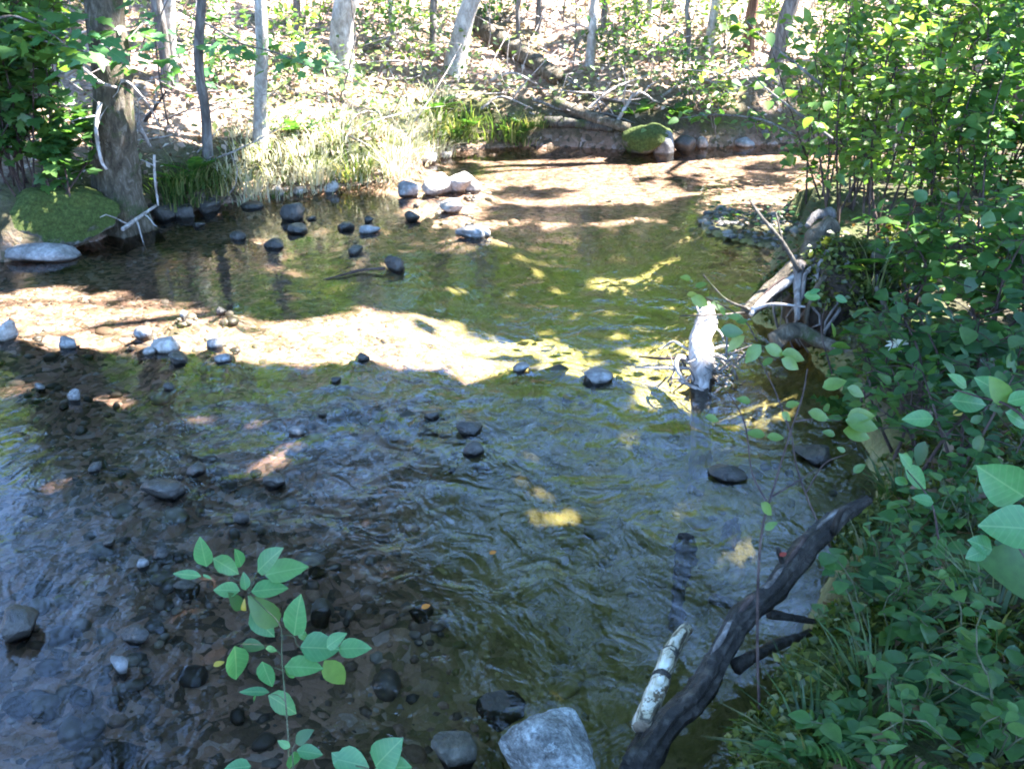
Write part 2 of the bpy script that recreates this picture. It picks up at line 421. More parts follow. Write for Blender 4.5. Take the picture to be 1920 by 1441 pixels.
def rock(name, a, b_, c_, rough, spec, moss=0.0, up=False):
    def b(nt):
        p = objpos(nt); n1 = nz(nt, p, 9, 8, 0.7); n2 = nz(nt, p, 45, 4, 0.6)
        c = ramp(nt, n1, [(0.32, a), (0.52, b_), (0.70, c_)])
        c = mixc(nt, 0.5, c, ramp(nt, n2, [(0.35, (0.6, 0.6, 0.6)), (0.65, (1.35, 1.35, 1.35))]), 'MULTIPLY')
        oi = node(nt, 'ObjectInfo')
        c = mixc(nt, 0.5, c, ramp(nt, oi.outputs['Random'], [(0, (0.7, 0.68, 0.66)), (0.5, (1.0, 0.95, 0.88)), (1, (1.3, 1.3, 1.35))]), 'MULTIPLY')
        if moss:
            g = node(nt, 'NewGeometry'); sx = node(nt, 'SeparateXYZ'); nt.links.new(g.outputs['Normal'], sx.inputs[0])
            k = mathn(nt, 'ADD', mathn(nt, 'MULTIPLY', sx.outputs['Z'], 0.45), mathn(nt, 'ADD', mathn(nt, 'MULTIPLY', nz(nt, p, 5, 8, 0.8), 1.5), -0.2))
            mk = ramp(nt, k, [(1.02 - moss, (0, 0, 0)), (1.12 - moss, (1, 1, 1))])
            mo = ramp(nt, nz(nt, p, 38, 5, 0.8), [(0.3, (0.018, 0.024, 0.007)), (0.55, (0.055, 0.075, 0.018)), (0.75, (0.13, 0.14, 0.045))])
            c = mixc(nt, mk, c, mo)
        g2 = node(nt, 'NewGeometry'); sz = node(nt, 'SeparateXYZ'); nt.links.new(g2.outputs['Position'], sz.inputs[0])
        wet = ramp(nt, mathn(nt, 'ADD', sz.outputs['Z'], mathn(nt, 'MULTIPLY', nz(nt, p, 8, 3), 0.03)), [(0.024, (0.38, 0.36, 0.33)), (0.034, (1, 1, 1))])
        c = mixc(nt, 1.0, c, wet, 'MULTIPLY')
        return c, mathn(nt, 'ADD', n1, mathn(nt, 'MULTIPLY', n2, 0.4))
    return solid_mat(name, b, rough, spec, (0.7, 0.04))
M['rock_wet'] = rock('rock_wet', (0.014, 0.013, 0.011), (0.038, 0.034, 0.029), (0.085, 0.078, 0.068), 0.38, 0.45)
M['rock_dry'] = rock('rock_dry', (0.17, 0.145, 0.125), (0.33, 0.30, 0.27), (0.50, 0.47, 0.44), 0.8, 0.3)
M['rock_grey'] = rock('rock_grey', (0.08, 0.075, 0.07), (0.19, 0.185, 0.18), (0.34, 0.34, 0.34), 0.7, 0.3)
def _speck(nt):
    p = objpos(nt); n1 = nz(nt, p, 7, 8, 0.75); n2 = nz(nt, p, 60, 6, 0.8, 0.5); n3 = nz(nt, p, 22, 6, 0.8)
    c = ramp(nt, n1, [(0.36, (0.07, 0.07, 0.065)), (0.5, (0.20, 0.20, 0.19)), (0.66, (0.42, 0.44, 0.43))])
    c = mixc(nt, 0.85, c, ramp(nt, n2, [(0.38, (0.35, 0.35, 0.34)), (0.62, (1.5, 1.55, 1.5))]), 'MULTIPLY')
    c = mixc(nt, ramp(nt, n3, [(0.56, (0, 0, 0)), (0.66, (0.8, 0.8, 0.8))]), c, (0.50, 0.53, 0.50))
    return c, mathn(nt, 'ADD', n1, mathn(nt, 'MULTIPLY', n3, 0.6))
M['rock_speckled'] = solid_mat('rock_speckled', _speck, 0.75, 0.3, (0.9, 0.05))
M['rock_sunk'] = rock('rock_sunk', (0.02, 0.02, 0.015), (0.06, 0.055, 0.04), (0.14, 0.125, 0.095), 0.6, 0.3)
M['rock_moss'] = rock('rock_moss', (0.05, 0.045, 0.04), (0.14, 0.135, 0.13), (0.28, 0.28, 0.29), 0.85, 0.2, moss=0.42)
M['rock_mossy_green'] = rock('rock_mossy_green', (0.03, 0.027, 0.022), (0.10, 0.09, 0.075), (0.24, 0.22, 0.2), 0.9, 0.15, moss=0.55)

M['rock_all_moss'] = rock('rock_all_moss', (0.04, 0.04, 0.03), (0.10, 0.10, 0.08), (0.2, 0.2, 0.18), 0.9, 0.15, moss=0.80)
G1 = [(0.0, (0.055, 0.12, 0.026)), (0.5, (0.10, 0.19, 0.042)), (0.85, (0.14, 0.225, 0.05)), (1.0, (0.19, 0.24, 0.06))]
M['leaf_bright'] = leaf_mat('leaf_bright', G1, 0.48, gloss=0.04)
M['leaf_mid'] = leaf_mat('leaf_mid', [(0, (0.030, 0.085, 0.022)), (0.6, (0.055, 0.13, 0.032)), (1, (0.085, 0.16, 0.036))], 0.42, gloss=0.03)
M['leaf_pale'] = leaf_mat('leaf_pale', [(0, (0.07, 0.13, 0.04)), (0.5, (0.14, 0.21, 0.08)), (1, (0.24, 0.28, 0.14))], 0.45, tb=0.7)  # lighter leaves: the far slope's overexposed sunlight is put into the colour
M['leaf_cool'] = leaf_mat('leaf_cool', [(0, (0.045, 0.15, 0.055)), (0.6, (0.065, 0.19, 0.065)), (1, (0.09, 0.22, 0.06))], 0.35, gloss=0.035, veins=True)
M['leaf_yellow'] = leaf_mat('leaf_yellow', [(0, (0.30, 0.22, 0.03)), (1, (0.42, 0.30, 0.05))], 0.3)
M['leaf_yellowgreen'] = leaf_mat('leaf_yellowgreen', [(0, (0.10, 0.18, 0.04)), (1, (0.16, 0.21, 0.05))], 0.35)
M['leaf_orange'] = leaf_mat('leaf_orange', [(0, (0.38, 0.12, 0.02)), (1, (0.45, 0.17, 0.03))], 0.2)
M['leaf_red'] = leaf_mat('leaf_red', [(0, (0.20, 0.02, 0.012)), (1, (0.25, 0.035, 0.02))], 0.2)
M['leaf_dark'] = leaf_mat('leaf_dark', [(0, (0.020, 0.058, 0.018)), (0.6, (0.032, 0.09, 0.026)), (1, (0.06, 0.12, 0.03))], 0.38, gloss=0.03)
M['canopy'] = leaf_mat('canopy', [(0, (0.03, 0.07, 0.015)), (1, (0.06, 0.12, 0.02))], 0.30)
M['grass'] = leaf_mat('grass', [(0, (0.05, 0.10, 0.025)), (0.5, (0.09, 0.145, 0.04)), (0.85, (0.18, 0.19, 0.08)), (1, (0.36, 0.30, 0.18))], 0.4)
M['grass_pale'] = leaf_mat('grass_pale', [(0, (0.30, 0.33, 0.20)), (0.5, (0.50, 0.49, 0.38)), (1, (0.64, 0.58, 0.50))], 0.45, tcol=1.35, tb=0.85)  # dry pale grass, whitened further to carry the overexposed sun on the bank
M['grass_dark'] = leaf_mat('grass_dark', [(0, (0.025, 0.06, 0.016)), (0.6, (0.05, 0.095, 0.022)), (1, (0.14, 0.13, 0.05))], 0.35)
M['moss_tuft'] = leaf_mat('moss_tuft', [(0, (0.03, 0.045, 0.008)), (0.6, (0.065, 0.085, 0.014)), (1, (0.11, 0.12, 0.02))], 0.3)
M['dry_leaf'] = leaf_mat('dry_leaf', [(0, (0.16, 0.09, 0.065)), (0.35, (0.36, 0.25, 0.20)), (0.7, (0.52, 0.41, 0.35)), (1, (0.66, 0.56, 0.50))], 0.25, tcol=1.0)
M['dry_leaf_brown'] = leaf_mat('dry_leaf_brown', [(0, (0.06, 0.035, 0.02)), (0.6, (0.15, 0.09, 0.05)), (1, (0.28, 0.19, 0.12))], 0.25, tcol=1.0)
M['white_petal'] = leaf_mat('white_petal', [(0, (0.7, 0.7, 0.68)), (1, (0.8, 0.8, 0.78))], 0.3, tcol=1.0)
def _pebble(nt):
    g = node(nt, 'NewGeometry')
    c = ramp(nt, g.outputs['Random Per Island'], [(0, (0.05, 0.048, 0.045)), (0.3, (0.135, 0.095, 0.068)), (0.55, (0.23, 0.155, 0.112)), (0.75, (0.29, 0.195, 0.15)), (0.9, (0.17, 0.165, 0.16)), (1, (0.38, 0.34, 0.30))])
    p = world_pos(nt); n = nz(nt, p, 70, 4)
    c = mixc(nt, 0.6, c, ramp(nt, n, [(0.3, (0.55, 0.55, 0.5)), (0.7, (1.3, 1.3, 1.25))]), 'MULTIPLY')
    return c, n
M['pebble'] = solid_mat('pebble', _pebble, 0.6, 0.3, (0.4, 0.01))
def _pebble_alg(nt):
    g = node(nt, 'NewGeometry')
    c = ramp(nt, g.outputs['Random Per Island'], [(0, (0.10, 0.10, 0.034)), (0.4, (0.20, 0.18, 0.062)), (0.8, (0.29, 0.25, 0.10)), (1, (0.34, 0.28, 0.15))])
    n = nz(nt, world_pos(nt), 60, 4)
    c = mixc(nt, 0.6, c, ramp(nt, n, [(0.3, (0.55, 0.55, 0.5)), (0.7, (1.3, 1.3, 1.25))]), 'MULTIPLY')
    return c, n
M['pebble_algae'] = solid_mat('pebble_algae', _pebble_alg, 0.7, 0.2, (0.4, 0.01))
def _pebble_dark(nt):
    g = node(nt, 'NewGeometry')
    c = ramp(nt, g.outputs['Random Per Island'], [(0, (0.025, 0.022, 0.019)), (0.6, (0.07, 0.062, 0.052)), (1, (0.16, 0.145, 0.125))])
    return c, nz(nt, world_pos(nt), 60, 4)
M['pebble_dark'] = solid_mat('pebble_dark', _pebble_dark, 0.5, 0.4, (0.3, 0.01))

# ground: masks of what the ground is made of (bed, algae, which bank, moss)
def ground_mat():
    m, nt, out = new_mat('ground')
    b = node(nt, 'BsdfPrincipled'); b.inputs['Roughness'].default_value = 0.85; b.inputs['Specular IOR Level'].default_value = 0.2
    at = node(nt, 'Attribute', attribute_name='mask'); sp = node(nt, 'SeparateColor'); nt.links.new(at.outputs['Color'], sp.inputs[0])
    p = world_pos(nt)
    vo = node(nt, 'TexVoronoi', i_Scale=26.0); vo.inputs['Randomness'].default_value = 1.0
    dn = node(nt, 'TexNoise', i_Scale=7.0); nt.links.new(p, dn.inputs['Vector'])
    va = node(nt, 'VectorMath', operation='SCALE', i_Scale=0.12); nt.links.new(dn.outputs['Color'], va.inputs[0])
    vb = node(nt, 'VectorMath', operation='ADD'); nt.links.new(p, vb.inputs[0]); nt.links.new(va.outputs[0], vb.inputs[1])
    nt.links.new(vb.outputs[0], vo.inputs['Vector'])
    sx = node(nt, 'SeparateColor'); nt.links.new(vo.outputs['Color'], sx.inputs[0])
    bed = ramp(nt, sx.outputs[0], [(0, (0.06, 0.052, 0.042)), (0.3, (0.16, 0.112, 0.078)), (0.6, (0.28, 0.18, 0.135)), (0.85, (0.35, 0.225, 0.175)), (1, (0.38, 0.31, 0.29))])
    bed = mixc(nt, 0.7, bed, ramp(nt, nz(nt, p, 3.2, 6, 0.7), [(0.3, (0.5, 0.5, 0.48)), (0.65, (1.15, 1.1, 1.05))]), 'MULTIPLY')
    al = ramp(nt, nz(nt, world_pos(nt, (1.6, 0.8, 1)), 7, 6, 0.72, 1.2), [(0.3, (0.075, 0.075, 0.024)), (0.5, (0.22, 0.20, 0.062)), (0.7, (0.32, 0.275, 0.12))])
    bed = mixc(nt, sp.outputs[1], bed, al)
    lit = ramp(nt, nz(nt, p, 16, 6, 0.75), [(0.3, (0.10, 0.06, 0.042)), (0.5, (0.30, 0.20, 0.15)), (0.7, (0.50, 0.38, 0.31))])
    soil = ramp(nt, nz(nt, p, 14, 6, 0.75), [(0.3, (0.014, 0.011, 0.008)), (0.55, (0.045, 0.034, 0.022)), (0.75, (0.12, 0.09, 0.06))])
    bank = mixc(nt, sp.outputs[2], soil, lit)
    mo = ramp(nt, nz(nt, p, 34, 5, 0.8), [(0.3, (0.02, 0.03, 0.006)), (0.55, (0.06, 0.08, 0.014)), (0.75, (0.11, 0.13, 0.025))])
    mk = ramp(nt, nz(nt, p, 2.2, 6, 0.7), [(0.50, (0, 0, 0)), (0.58, (1, 1, 1))])
    at2 = node(nt, 'Attribute', attribute_name='moss')
    mk = mathn(nt, 'MAXIMUM', mathn(nt, 'MULTIPLY', mk, 0.55), at2.outputs['Fac'])
    bank = mixc(nt, mk, bank, mo)
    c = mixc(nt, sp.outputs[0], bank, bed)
    nt.links.new(c, b.inputs['Base Color'])
    h = mathn(nt, 'ADD', mathn(nt, 'MULTIPLY', vo.outputs['Distance'], -0.8), nz(nt, p, 30, 5, 0.7))
    bp = node(nt, 'Bump', i_Strength=0.8, i_Distance=0.02); nt.links.new(h, bp.inputs['Height']); nt.links.new(bp.outputs[0], b.inputs['Normal'])
    nt.links.new(b.outputs[0], out.inputs[0])
    return m
M['ground'] = ground_mat()
def water_mat():
    m, nt, out = new_mat('water')
    g = node(nt, 'NewGeometry'); sx = node(nt, 'SeparateXYZ'); nt.links.new(g.outputs['Position'], sx.inputs[0])
    # riffles where the bed is shallow and close, calmer upstream
    calm = node(nt, 'MapRange'); calm.interpolation_type = 'SMOOTHSTEP'
    for k, v in (('From Min', 3.0), ('From Max', 8.5), ('To Min', 1.0), ('To Max', 0.25)): calm.inputs[k].default_value = v
    nt.links.new(sx.outputs['Y'], calm.inputs['Value'])
    lft = node(nt, 'MapRange'); lft.interpolation_type = 'SMOOTHSTEP'
    for k, v in (('From Min', -1.6), ('From Max', 0.2), ('To Min', 0.4), ('To Max', 1.0)): lft.inputs[k].default_value = v
    nt.links.new(sx.outputs['X'], lft.inputs['Value'])
    p1 = world_pos(nt, (1.0, 0.75, 1)); p2 = world_pos(nt, (1.2, 0.8, 1))
    n1 = nz(nt, p1, 5.5, 3, 0.55, 1.4); n2 = nz(nt, p2, 24, 3, 0.55, 0.8)
    patch = ramp(nt, nz(nt, world_pos(nt), 0.9, 3), [(0.35, (0.35, 0.35, 0.35)), (0.65, (1, 1, 1))])
    n0 = nz(nt, p1, 2.3, 2, 0.5, 1.0)
    h = mathn(nt, 'ADD', mathn(nt, 'ADD', mathn(nt, 'MULTIPLY', n1, 1.1), mathn(nt, 'MULTIPLY', n0, 1.3)), mathn(nt, 'MULTIPLY', n2, 0.13))
    h = mathn(nt, 'MULTIPLY', h, mathn(nt, 'MULTIPLY', calm.outputs[0], mathn(nt, 'MULTIPLY', patch, lft.outputs[0])))
    bp = node(nt, 'Bump', i_Strength=1.0, i_Distance=0.020); nt.links.new(h, bp.inputs['Height'])
    fr = node(nt, 'Fresnel', i_IOR=1.33); nt.links.new(bp.outputs[0], fr.inputs['Normal'])
    gl = node(nt, 'BsdfGlossy', i_Roughness=0.03); nt.links.new(bp.outputs[0], gl.inputs['Normal'])
    tr = node(nt, 'BsdfTransparent'); tr.inputs[0].default_value = (0.90, 0.87, 0.81, 1)
    ms = node(nt, 'MixShader'); nt.links.new(fr.outputs[0], ms.inputs[0]); nt.links.new(tr.outputs[0], ms.inputs[1]); nt.links.new(gl.outputs[0], ms.inputs[2])
    nt.links.new(ms.outputs[0], out.inputs[0])
    return m
M['water'] = water_mat()

# ------------------------------------------------------------------ ground and water
def axis(lo, a, b, hi, fine, coarse):
    left = a - np.cumsum(np.geomspace(fine, coarse, 40)); left = left[left > lo][::-1]
    right = b + np.cumsum(np.geomspace(fine, coarse, 40)); right = right[right < hi]
    return np.concatenate([[lo], left, np.arange(a, b, fine), right, [hi]])
gx = axis(-45, -6.5, 5.0, 45, 0.05, 2.2); gy = axis(-25, 1.3, 13.5, 70, 0.05, 2.2)
X, Y = np.meshgrid(gx, gy)
Z, INS, AL, WW, BB = land(X.ravel(), Y.ravel())
nx, ny = len(gx), len(gy)
idx = np.arange(nx * ny).reshape(ny, nx)
F = np.stack([idx[:-1, :-1], idx[:-1, 1:], idx[1:, 1:], idx[1:, :-1]], -1).reshape(-1, 4)
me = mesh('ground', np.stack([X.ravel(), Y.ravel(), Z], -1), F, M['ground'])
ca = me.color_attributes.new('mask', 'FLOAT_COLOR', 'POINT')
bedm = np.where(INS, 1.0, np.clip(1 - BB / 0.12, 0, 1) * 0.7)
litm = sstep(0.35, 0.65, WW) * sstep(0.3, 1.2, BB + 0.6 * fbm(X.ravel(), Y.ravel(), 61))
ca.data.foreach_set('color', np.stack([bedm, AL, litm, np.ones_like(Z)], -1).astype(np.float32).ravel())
fa = me.attributes.new('moss', 'FLOAT', 'POINT')
mossm = np.clip(np.exp(-((BB - 0.3) / 0.35) ** 2) * (fbm(X.ravel() * 1.5, Y.ravel() * 1.5, 77) * 2.2 - 0.5), 0, 1) * (~INS)
fa.data.foreach_set('value', mossm.astype(np.float32))
tag(put('ground', me), kind='structure')
wx = np.linspace(-15, 12, 2); wy = np.linspace(-0.5, 15, 2)
tag(put('water', mesh('water', [(-15, 0.3, 0), (14, 0.3, 0), (14, 14.5, 0), (-15, 14.5, 0)], [(0, 1, 2, 3)], M['water'])), kind='structure')

# ------------------------------------------------------------------ sun patches wanted on the ground; leaves overhead are thinned to match
SUNNY = [
    ([(-140, 535), (130, 508), (230, 506), (340, 536), (450, 552), (560, 580), (690, 545), (860, 548), (900, 640), (850, 668), (640, 664), (400, 655), (200, 638), (-140, 625)], 0.96),
    ([(870, 536), (1060, 552), (1300, 588), (1290, 676), (1060, 686), (930, 690), (860, 660)], 0.55),
    ([(420, 410), (860, 380), (1480, 400), (1480, 560), (1280, 600), (900, 560), (560, 560)], 0.07),
    ([(900, 700), (1540, 730), (1600, 900), (1420, 1130), (1000, 1150), (860, 900)], 0.02),
    ([(560, 160), (800, 150), (830, 300), (740, 345), (420, 380), (430, 300), (520, 250)], 0.97),
    ([(260, -40), (700, -40), (800, 160), (560, 240), (430, 300), (280, 250)], 0.93),
    ([(800, 320), (1260, 318), (1330, 345), (1250, 365), (1000, 372), (820, 350)], 0.9),
    ([(740, 320), (920, 320), (930, 400), (830, 410), (740, 370)], 0.95),
    ([(1270, 530), (1400, 530), (1415, 720), (1190, 725), (1180, 665), (1262, 650)], 0.97),
    ([(1420, 690), (1540, 690), (1540, 735), (1440, 720)], 0.9),
    ([(700, -40), (1500, -40), (1500, 230), (1000, 240), (800, 170)], 0.90),
    ([(-20, 380), (90, 370), (140, 400), (80, 450), (-20, 470)], 0.8),
    ([(860, 400), (1260, 395), (1260, 405), (880, 415)], 0.7),
]
DAPPLE = [(250, 722, 50, 18), (410, 752, 55, 14), (540, 832, 45, 16), (905, 546, 40, 10), (1230, 458, 75, 14), (900, 438, 70, 12), (1010, 555, 30, 7),
          (60, 700, 60, 14), (1490, 705, 40, 14), (1170, 235, 80, 30), (1230, 260, 60, 30), (90, 740, 40, 10), (30, 60, 60, 60), (230, 130, 80, 40)]
def sun_gap(P):
    """share of sun meant to reach ground point P; leaves are thinned to it"""
    px, py = proj(P)
    ok = np.isfinite(px)
    px = np.where(ok, px, -9999); py = np.where(ok, py, -9999)
    wx = px + 60 * (fbm(P[:, 0] * 2.2, P[:, 1] * 2.2, 91) - 0.47); wy = py + 26 * (fbm(P[:, 0] * 2.2, P[:, 1] * 2.2, 92) - 0.47)
    inside = (px > -150) & (px < 2070) & (py > -150) & (py < 1600) & ok
    base = np.where(inside, 0.004, 0.15)
    nsm = fbm(P[:, 0] * 1.1, P[:, 1] * 1.1, 93)
    hill = inside & (py < 330)
    base = np.where(hill, np.where(nsm > 0.37, 0.96, 0.15), base)
    right = inside & (px > 1330 - (py - 300) * 0.2) & (py < 620) & (py > -150) & ((px > 1440) | (py < 430))
    base = np.where(right, np.where(fbm(P[:, 0] * 2.0, P[:, 1] * 2.0, 95) > 0.31, 0.96, 0.2), base)
    lefty = inside & (px < 270) & (py < 400)
    base = np.where(lefty, np.where(fbm(P[:, 0] * 1.6, P[:, 1] * 1.6, 96) > 0.54, 0.95, 0.01), base)
    base = np.where(inside & (px > 180) & (px < 440) & (py > 250) & (py < 420), 0.05, base)
    spot = fbm(P[:, 0] * 2.6, P[:, 1] * 2.6, 98)
    for pl, v in SUNNY:
        v0 = v
        if v0 == 0.96: v = np.where(spot > 0.33, 0.98, 0.5)
        if v0 == 0.55: v = np.where(spot > 0.36, 0.99, 0.6)
        if v0 in (0.93, 0.90): v = np.where(spot > 0.34, 0.97, 0.2)
        base = np.where(in_poly(wx, wy, pl) & inside, np.maximum(base, v), base)
    for cx, cy, rx, ry in DAPPLE: base = np.where(inside & (((wx - cx) / rx) ** 2 + ((wy - cy) / ry) ** 2 < 1), 0.95, base)
    return base
def share(T, od):                       # share of the leaves that stay so that sunlight T comes through od layers
    return np.clip(-np.log(np.clip(T, 0.004, 0.999)) / od, 0, 1)
def shadow_spot(P):
    g = P.copy()
    for _ in range(4):
        z = Hz(g[:, 0], g[:, 1]); z = np.maximum(z, 0)
        g = P - SUN[None] * ((P[:, 2] - z) / SUN[2])[:, None]
    return g
def opening(P):
    """wedge cleared of leaves so open sky reflects in the near water: True where cleared"""
    dx, dy = P[:, 0] - 0.4, P[:, 1] - 3.0
    el = np.degrees(np.arctan2(P[:, 2], np.hypot(dx, dy))); az = np.degrees(np.arctan2(dx, dy))
    edge = 16 * (fbm(P[:, 0] * .8, P[:, 1] * .8 + P[:, 2] * .6, 111) - 0.47)
    ins = (az > -5 + edge) & (az < 34 + edge) & (el > 23 + edge * .3) & (el < 66 + edge)
    clump = fbm(P[:, 0] * .55 + 3, P[:, 1] * .55 + P[:, 2] * .5, 112) > 0.50
    return ins & ~clump
def quads(P, size, rgen=rng, aspect=0.62, up=0.35):
    """leaf clumps: one bent four-point leaf at each of P"""
    n = len(P)
    d = rgen.normal(size=(n, 3)); d[:, 2] *= 0.6; d /= np.linalg.norm(d, axis=1)[:, None]
    nrm = rgen.normal(size=(n, 3)); nrm[:, 2] = np.abs(nrm[:, 2]) + up
    s = np.cross(d, nrm); s /= np.linalg.norm(s, axis=1)[:, None] + 1e-9
    u = np.cross(s, d)
    L = (np.asarray(size) * rgen.uniform(0.6, 1.25, n))[:, None]
    a = P - d * L * 0.5; b = P + d * L * 0.5
    c = P + s * L * aspect * 0.5 + u * L * 0.1 - d * L * 0.08; e = P - s * L * aspect * 0.5 + u * L * 0.1 - d * L * 0.08
    V = np.stack([a, c, b, e], 1).reshape(-1, 3)
    q = np.arange(n)[:, None] * 4
    Ft = np.concatenate([q + np.array([[0, 1, 2]]), q + np.array([[0, 2, 3]])], 1).reshape(-1, 3)
    return V, Ft
#@@TREES
# ------------------------------------------------------------------ trees
def limb_path(a, b, n=6, sag=0.15, seed=0):
    a = np.asarray(a, float); b = np.asarray(b, float); r = np.random.default_rng(seed)
    L = np.linalg.norm(b - a); t = np.linspace(0, 1, 4)[:, None]
    P = a + (b - a) * t; P[1:-1] += r.normal(size=(2, 3)) * L * 0.06; P[1:-1, 2] += sag * L * 0.3
    return smooth_path(P, n)
def tree(name, label, base, top, r0, r1, bark_m, group=None, flare=0.0, crown=None, cat='tree', limbs=3, seed=0, rough=0.10, bend=0.03, sides=12):
    r = np.random.default_rng(seed + 500)
    base = np.asarray(base, float); top = np.asarray(top, float)
    o = empty(name, base, label, cat, group)
    L = np.linalg.norm(top - base)
    t = np.array([0, .04, .08, .14, .22, .32, .45, .6, .8, 1.0]); P = base + (top - base) * t[:, None]
    P[2:-1, :2] += r.normal(size=(7, 2)) * bend * L * 0.25
    P[0, 2] -= 0.25
    P = smooth_path(P, 34)
    tt = np.linspace(0, 1, 34); hgt = tt * L
    R = r0 + (r1 - r0) * tt
    fl = flare * np.exp(-hgt / (0.16 + r0 * 1.6))
    V, Fc = tube(P, R, sides, rough, fl, seed, 0.06)
    part('trunk', V, Fc, bark_m, o)
    for k in range(limbs):
        i = int(34 * r.uniform(0.55, 0.9)); a = P[i]
        ang = r.uniform(0, 6.28); ln = r.uniform(1.2, 2.6)
        b = a + np.array([math.cos(ang) * ln, math.sin(ang) * ln, r.uniform(0.5, 1.6)])
        part('limb', *tube(limb_path(a, b, 7, seed=seed * 9 + k), np.linspace(R[i] * 0.45, 0.012, 7), 6, 0.1), bark_m, o)
    return o, P
def crown_leaves(cen, rad, n, size, r):
    d = r.normal(size=(n, 3)); d /= np.linalg.norm(d, axis=1)[:, None]
    q = cen + d * np.array(rad) * (r.uniform(0.15, 1, n) ** 0.5)[:, None]
    k = fbm(q[:, 0] * 0.9 + q[:, 2], q[:, 1] * 0.9 - q[:, 2] * 0.7, 13) > 0.42
    q = q[k]
    q = q[q[:, 2] > Hz(q[:, 0], q[:, 1]) + 3.2]
    q = q[~opening(q)]
    keep = r.uniform(size=len(q)) < share(sun_gap(shadow_spot(q)), 2.0)  # crown leaves thinned so the chosen sun patches stay lit
    q = q[keep]
    return quads(q, size, r)

HILL_TREES = [  # base px, base py, width px, px where it leaves the picture, bark, label, flare, height
    (222, 385, 74, 200, 'bark_moss', 'thick mossy tree trunk standing at the water edge beside the mossy bank block', 0.9, 11),
    (386, 292, 19, 386, 'bark_grey', 'slim straight grey tree trunk right of the thick mossy tree', 0.3, 9),
    (486, 268, 25, 496, 'bark_pale', 'pale tree trunk with a widened base on the sunlit grassy bank', 1.3, 10),
    (316, 165, 22, 296, 'bark_grey', 'grey trunk crossing behind the thick mossy tree, slanting to the left', 0.3, 9),
    (322, 160, 20, 322, 'bark_pale', 'thin pale upright trunk rising from the same spot as a slanting grey trunk', 0.3, 9),
    (640, 140, 44, 642, 'bark_pale', 'bleached white trunk in full sun high on the bank', 0.3, 11),
    (842, 132, 34, 888, 'bark_pale', 'white tree trunk leaning to the right with a broad root foot', 0.9, 11),
    (1103, 128, 17, 1120, 'bark_pale', 'thin white birch-like trunk on the litter slope above the slanting log', 0.3, 9),
    (1132, 60, 11, 1134, 'bark_grey', 'very thin grey stem close behind the thin white trunk', 0.1, 7),
    (812, 112, 14, 812, 'bark_grey', 'narrow grey trunk just left of the leaning white tree', 0.2, 8),
    (1404, 105, 20, 1408, 'bark_red', 'reddish brown tree trunk on the far slope', 0.3, 9),
    (1440, 152, 30, 1492, 'bark_grey', 'grey trunk tilting strongly to the right above the leafy shrubs', 0.4, 10),
    (1676, 300, 15, 1676, 'bark_grey', 'straight dark trunk rising out of the green shrubs', 0.2, 10),
    (1738, 100, 20, 1764, 'bark_pale', 'white trunk tilted to the right behind the shrubs', 0.2, 9),
    (1326, 90, 17, 1346, 'bark_pale', 'pale slender trunk left of the reddish brown trunk', 0.2, 8),
    (1896, 270, 40, 1900, 'bark_dark', 'dark trunk standing behind the shrubs at the edge of the wood', 0.4, 11),
    (16, 230, 62, 10, 'bark_dark', 'dark shaded trunk behind the maple leaves of the opposite bank', 0.5, 11),
    (970, 92, 9, 974, 'bark_grey', 'hair-thin grey sapling stem beside the brown log on the slope', 0.1, 6),
    (1288, 100, 10, 1296, 'bark_grey', 'thin grey stem left of the pale slender trunk', 0.1, 6),
    (1008, 62, 12, 1012, 'bark_grey', 'thin grey trunk at the head of the slanting brown log', 0.1, 7),
    (560, 66, 13, 556, 'bark_grey', 'thin trunk uphill between the widened pale trunk and the bleached one', 0.1, 7),
    (742, 80, 12, 728, 'bark_pale', 'thin pale trunk uphill right of the bleached trunk', 0.1, 7),
    (1215, 48, 13, 1220, 'bark_pale', 'thin pale trunk far uphill above the heap of dead branches', 0.1, 7),
    (1590, 90, 14, 1600, 'bark_grey', 'slim grey trunk between the tilting grey trunk and the straight dark one', 0.1, 8),
    (1835, 150, 16, 1828, 'bark_grey', 'slim trunk between the tilted white trunk and the dark edge trunk', 0.1, 8),
]
for k, (bx, by, w, tx, bm, lab, fl, ht) in enumerate(HILL_TREES):
    b = T(bx, by); y = b[1]
    if k == 0: b = G(bx, 400, 0.12)
    dist = np.linalg.norm(b - [0, 0, CAM_H]); r = w / 2 / FPX * dist
    t0 = D(tx, 0, b[1]); dirn = (t0 - b) / np.linalg.norm(t0 - b)
    dirn[:2] *= 0.9
    top = b + dirn * ht
    o, P = tree('tree', lab, b, top, r, r * 0.4, M[bm], 'trees on the far bank', fl, seed=k, limbs=3 if w > 12 else 2, sides=16 if w > 30 else 10, bend=0.02)
    rr = np.random.default_rng(900 + k)
    V, Fq = crown_leaves(top + np.array([0, 0, -1.2]), (2.2, 2.2, 2.6), 1500 if w > 12 else 500, 0.30, rr)
    part('crown', V, Fq, M['canopy'], o, smooth=False)

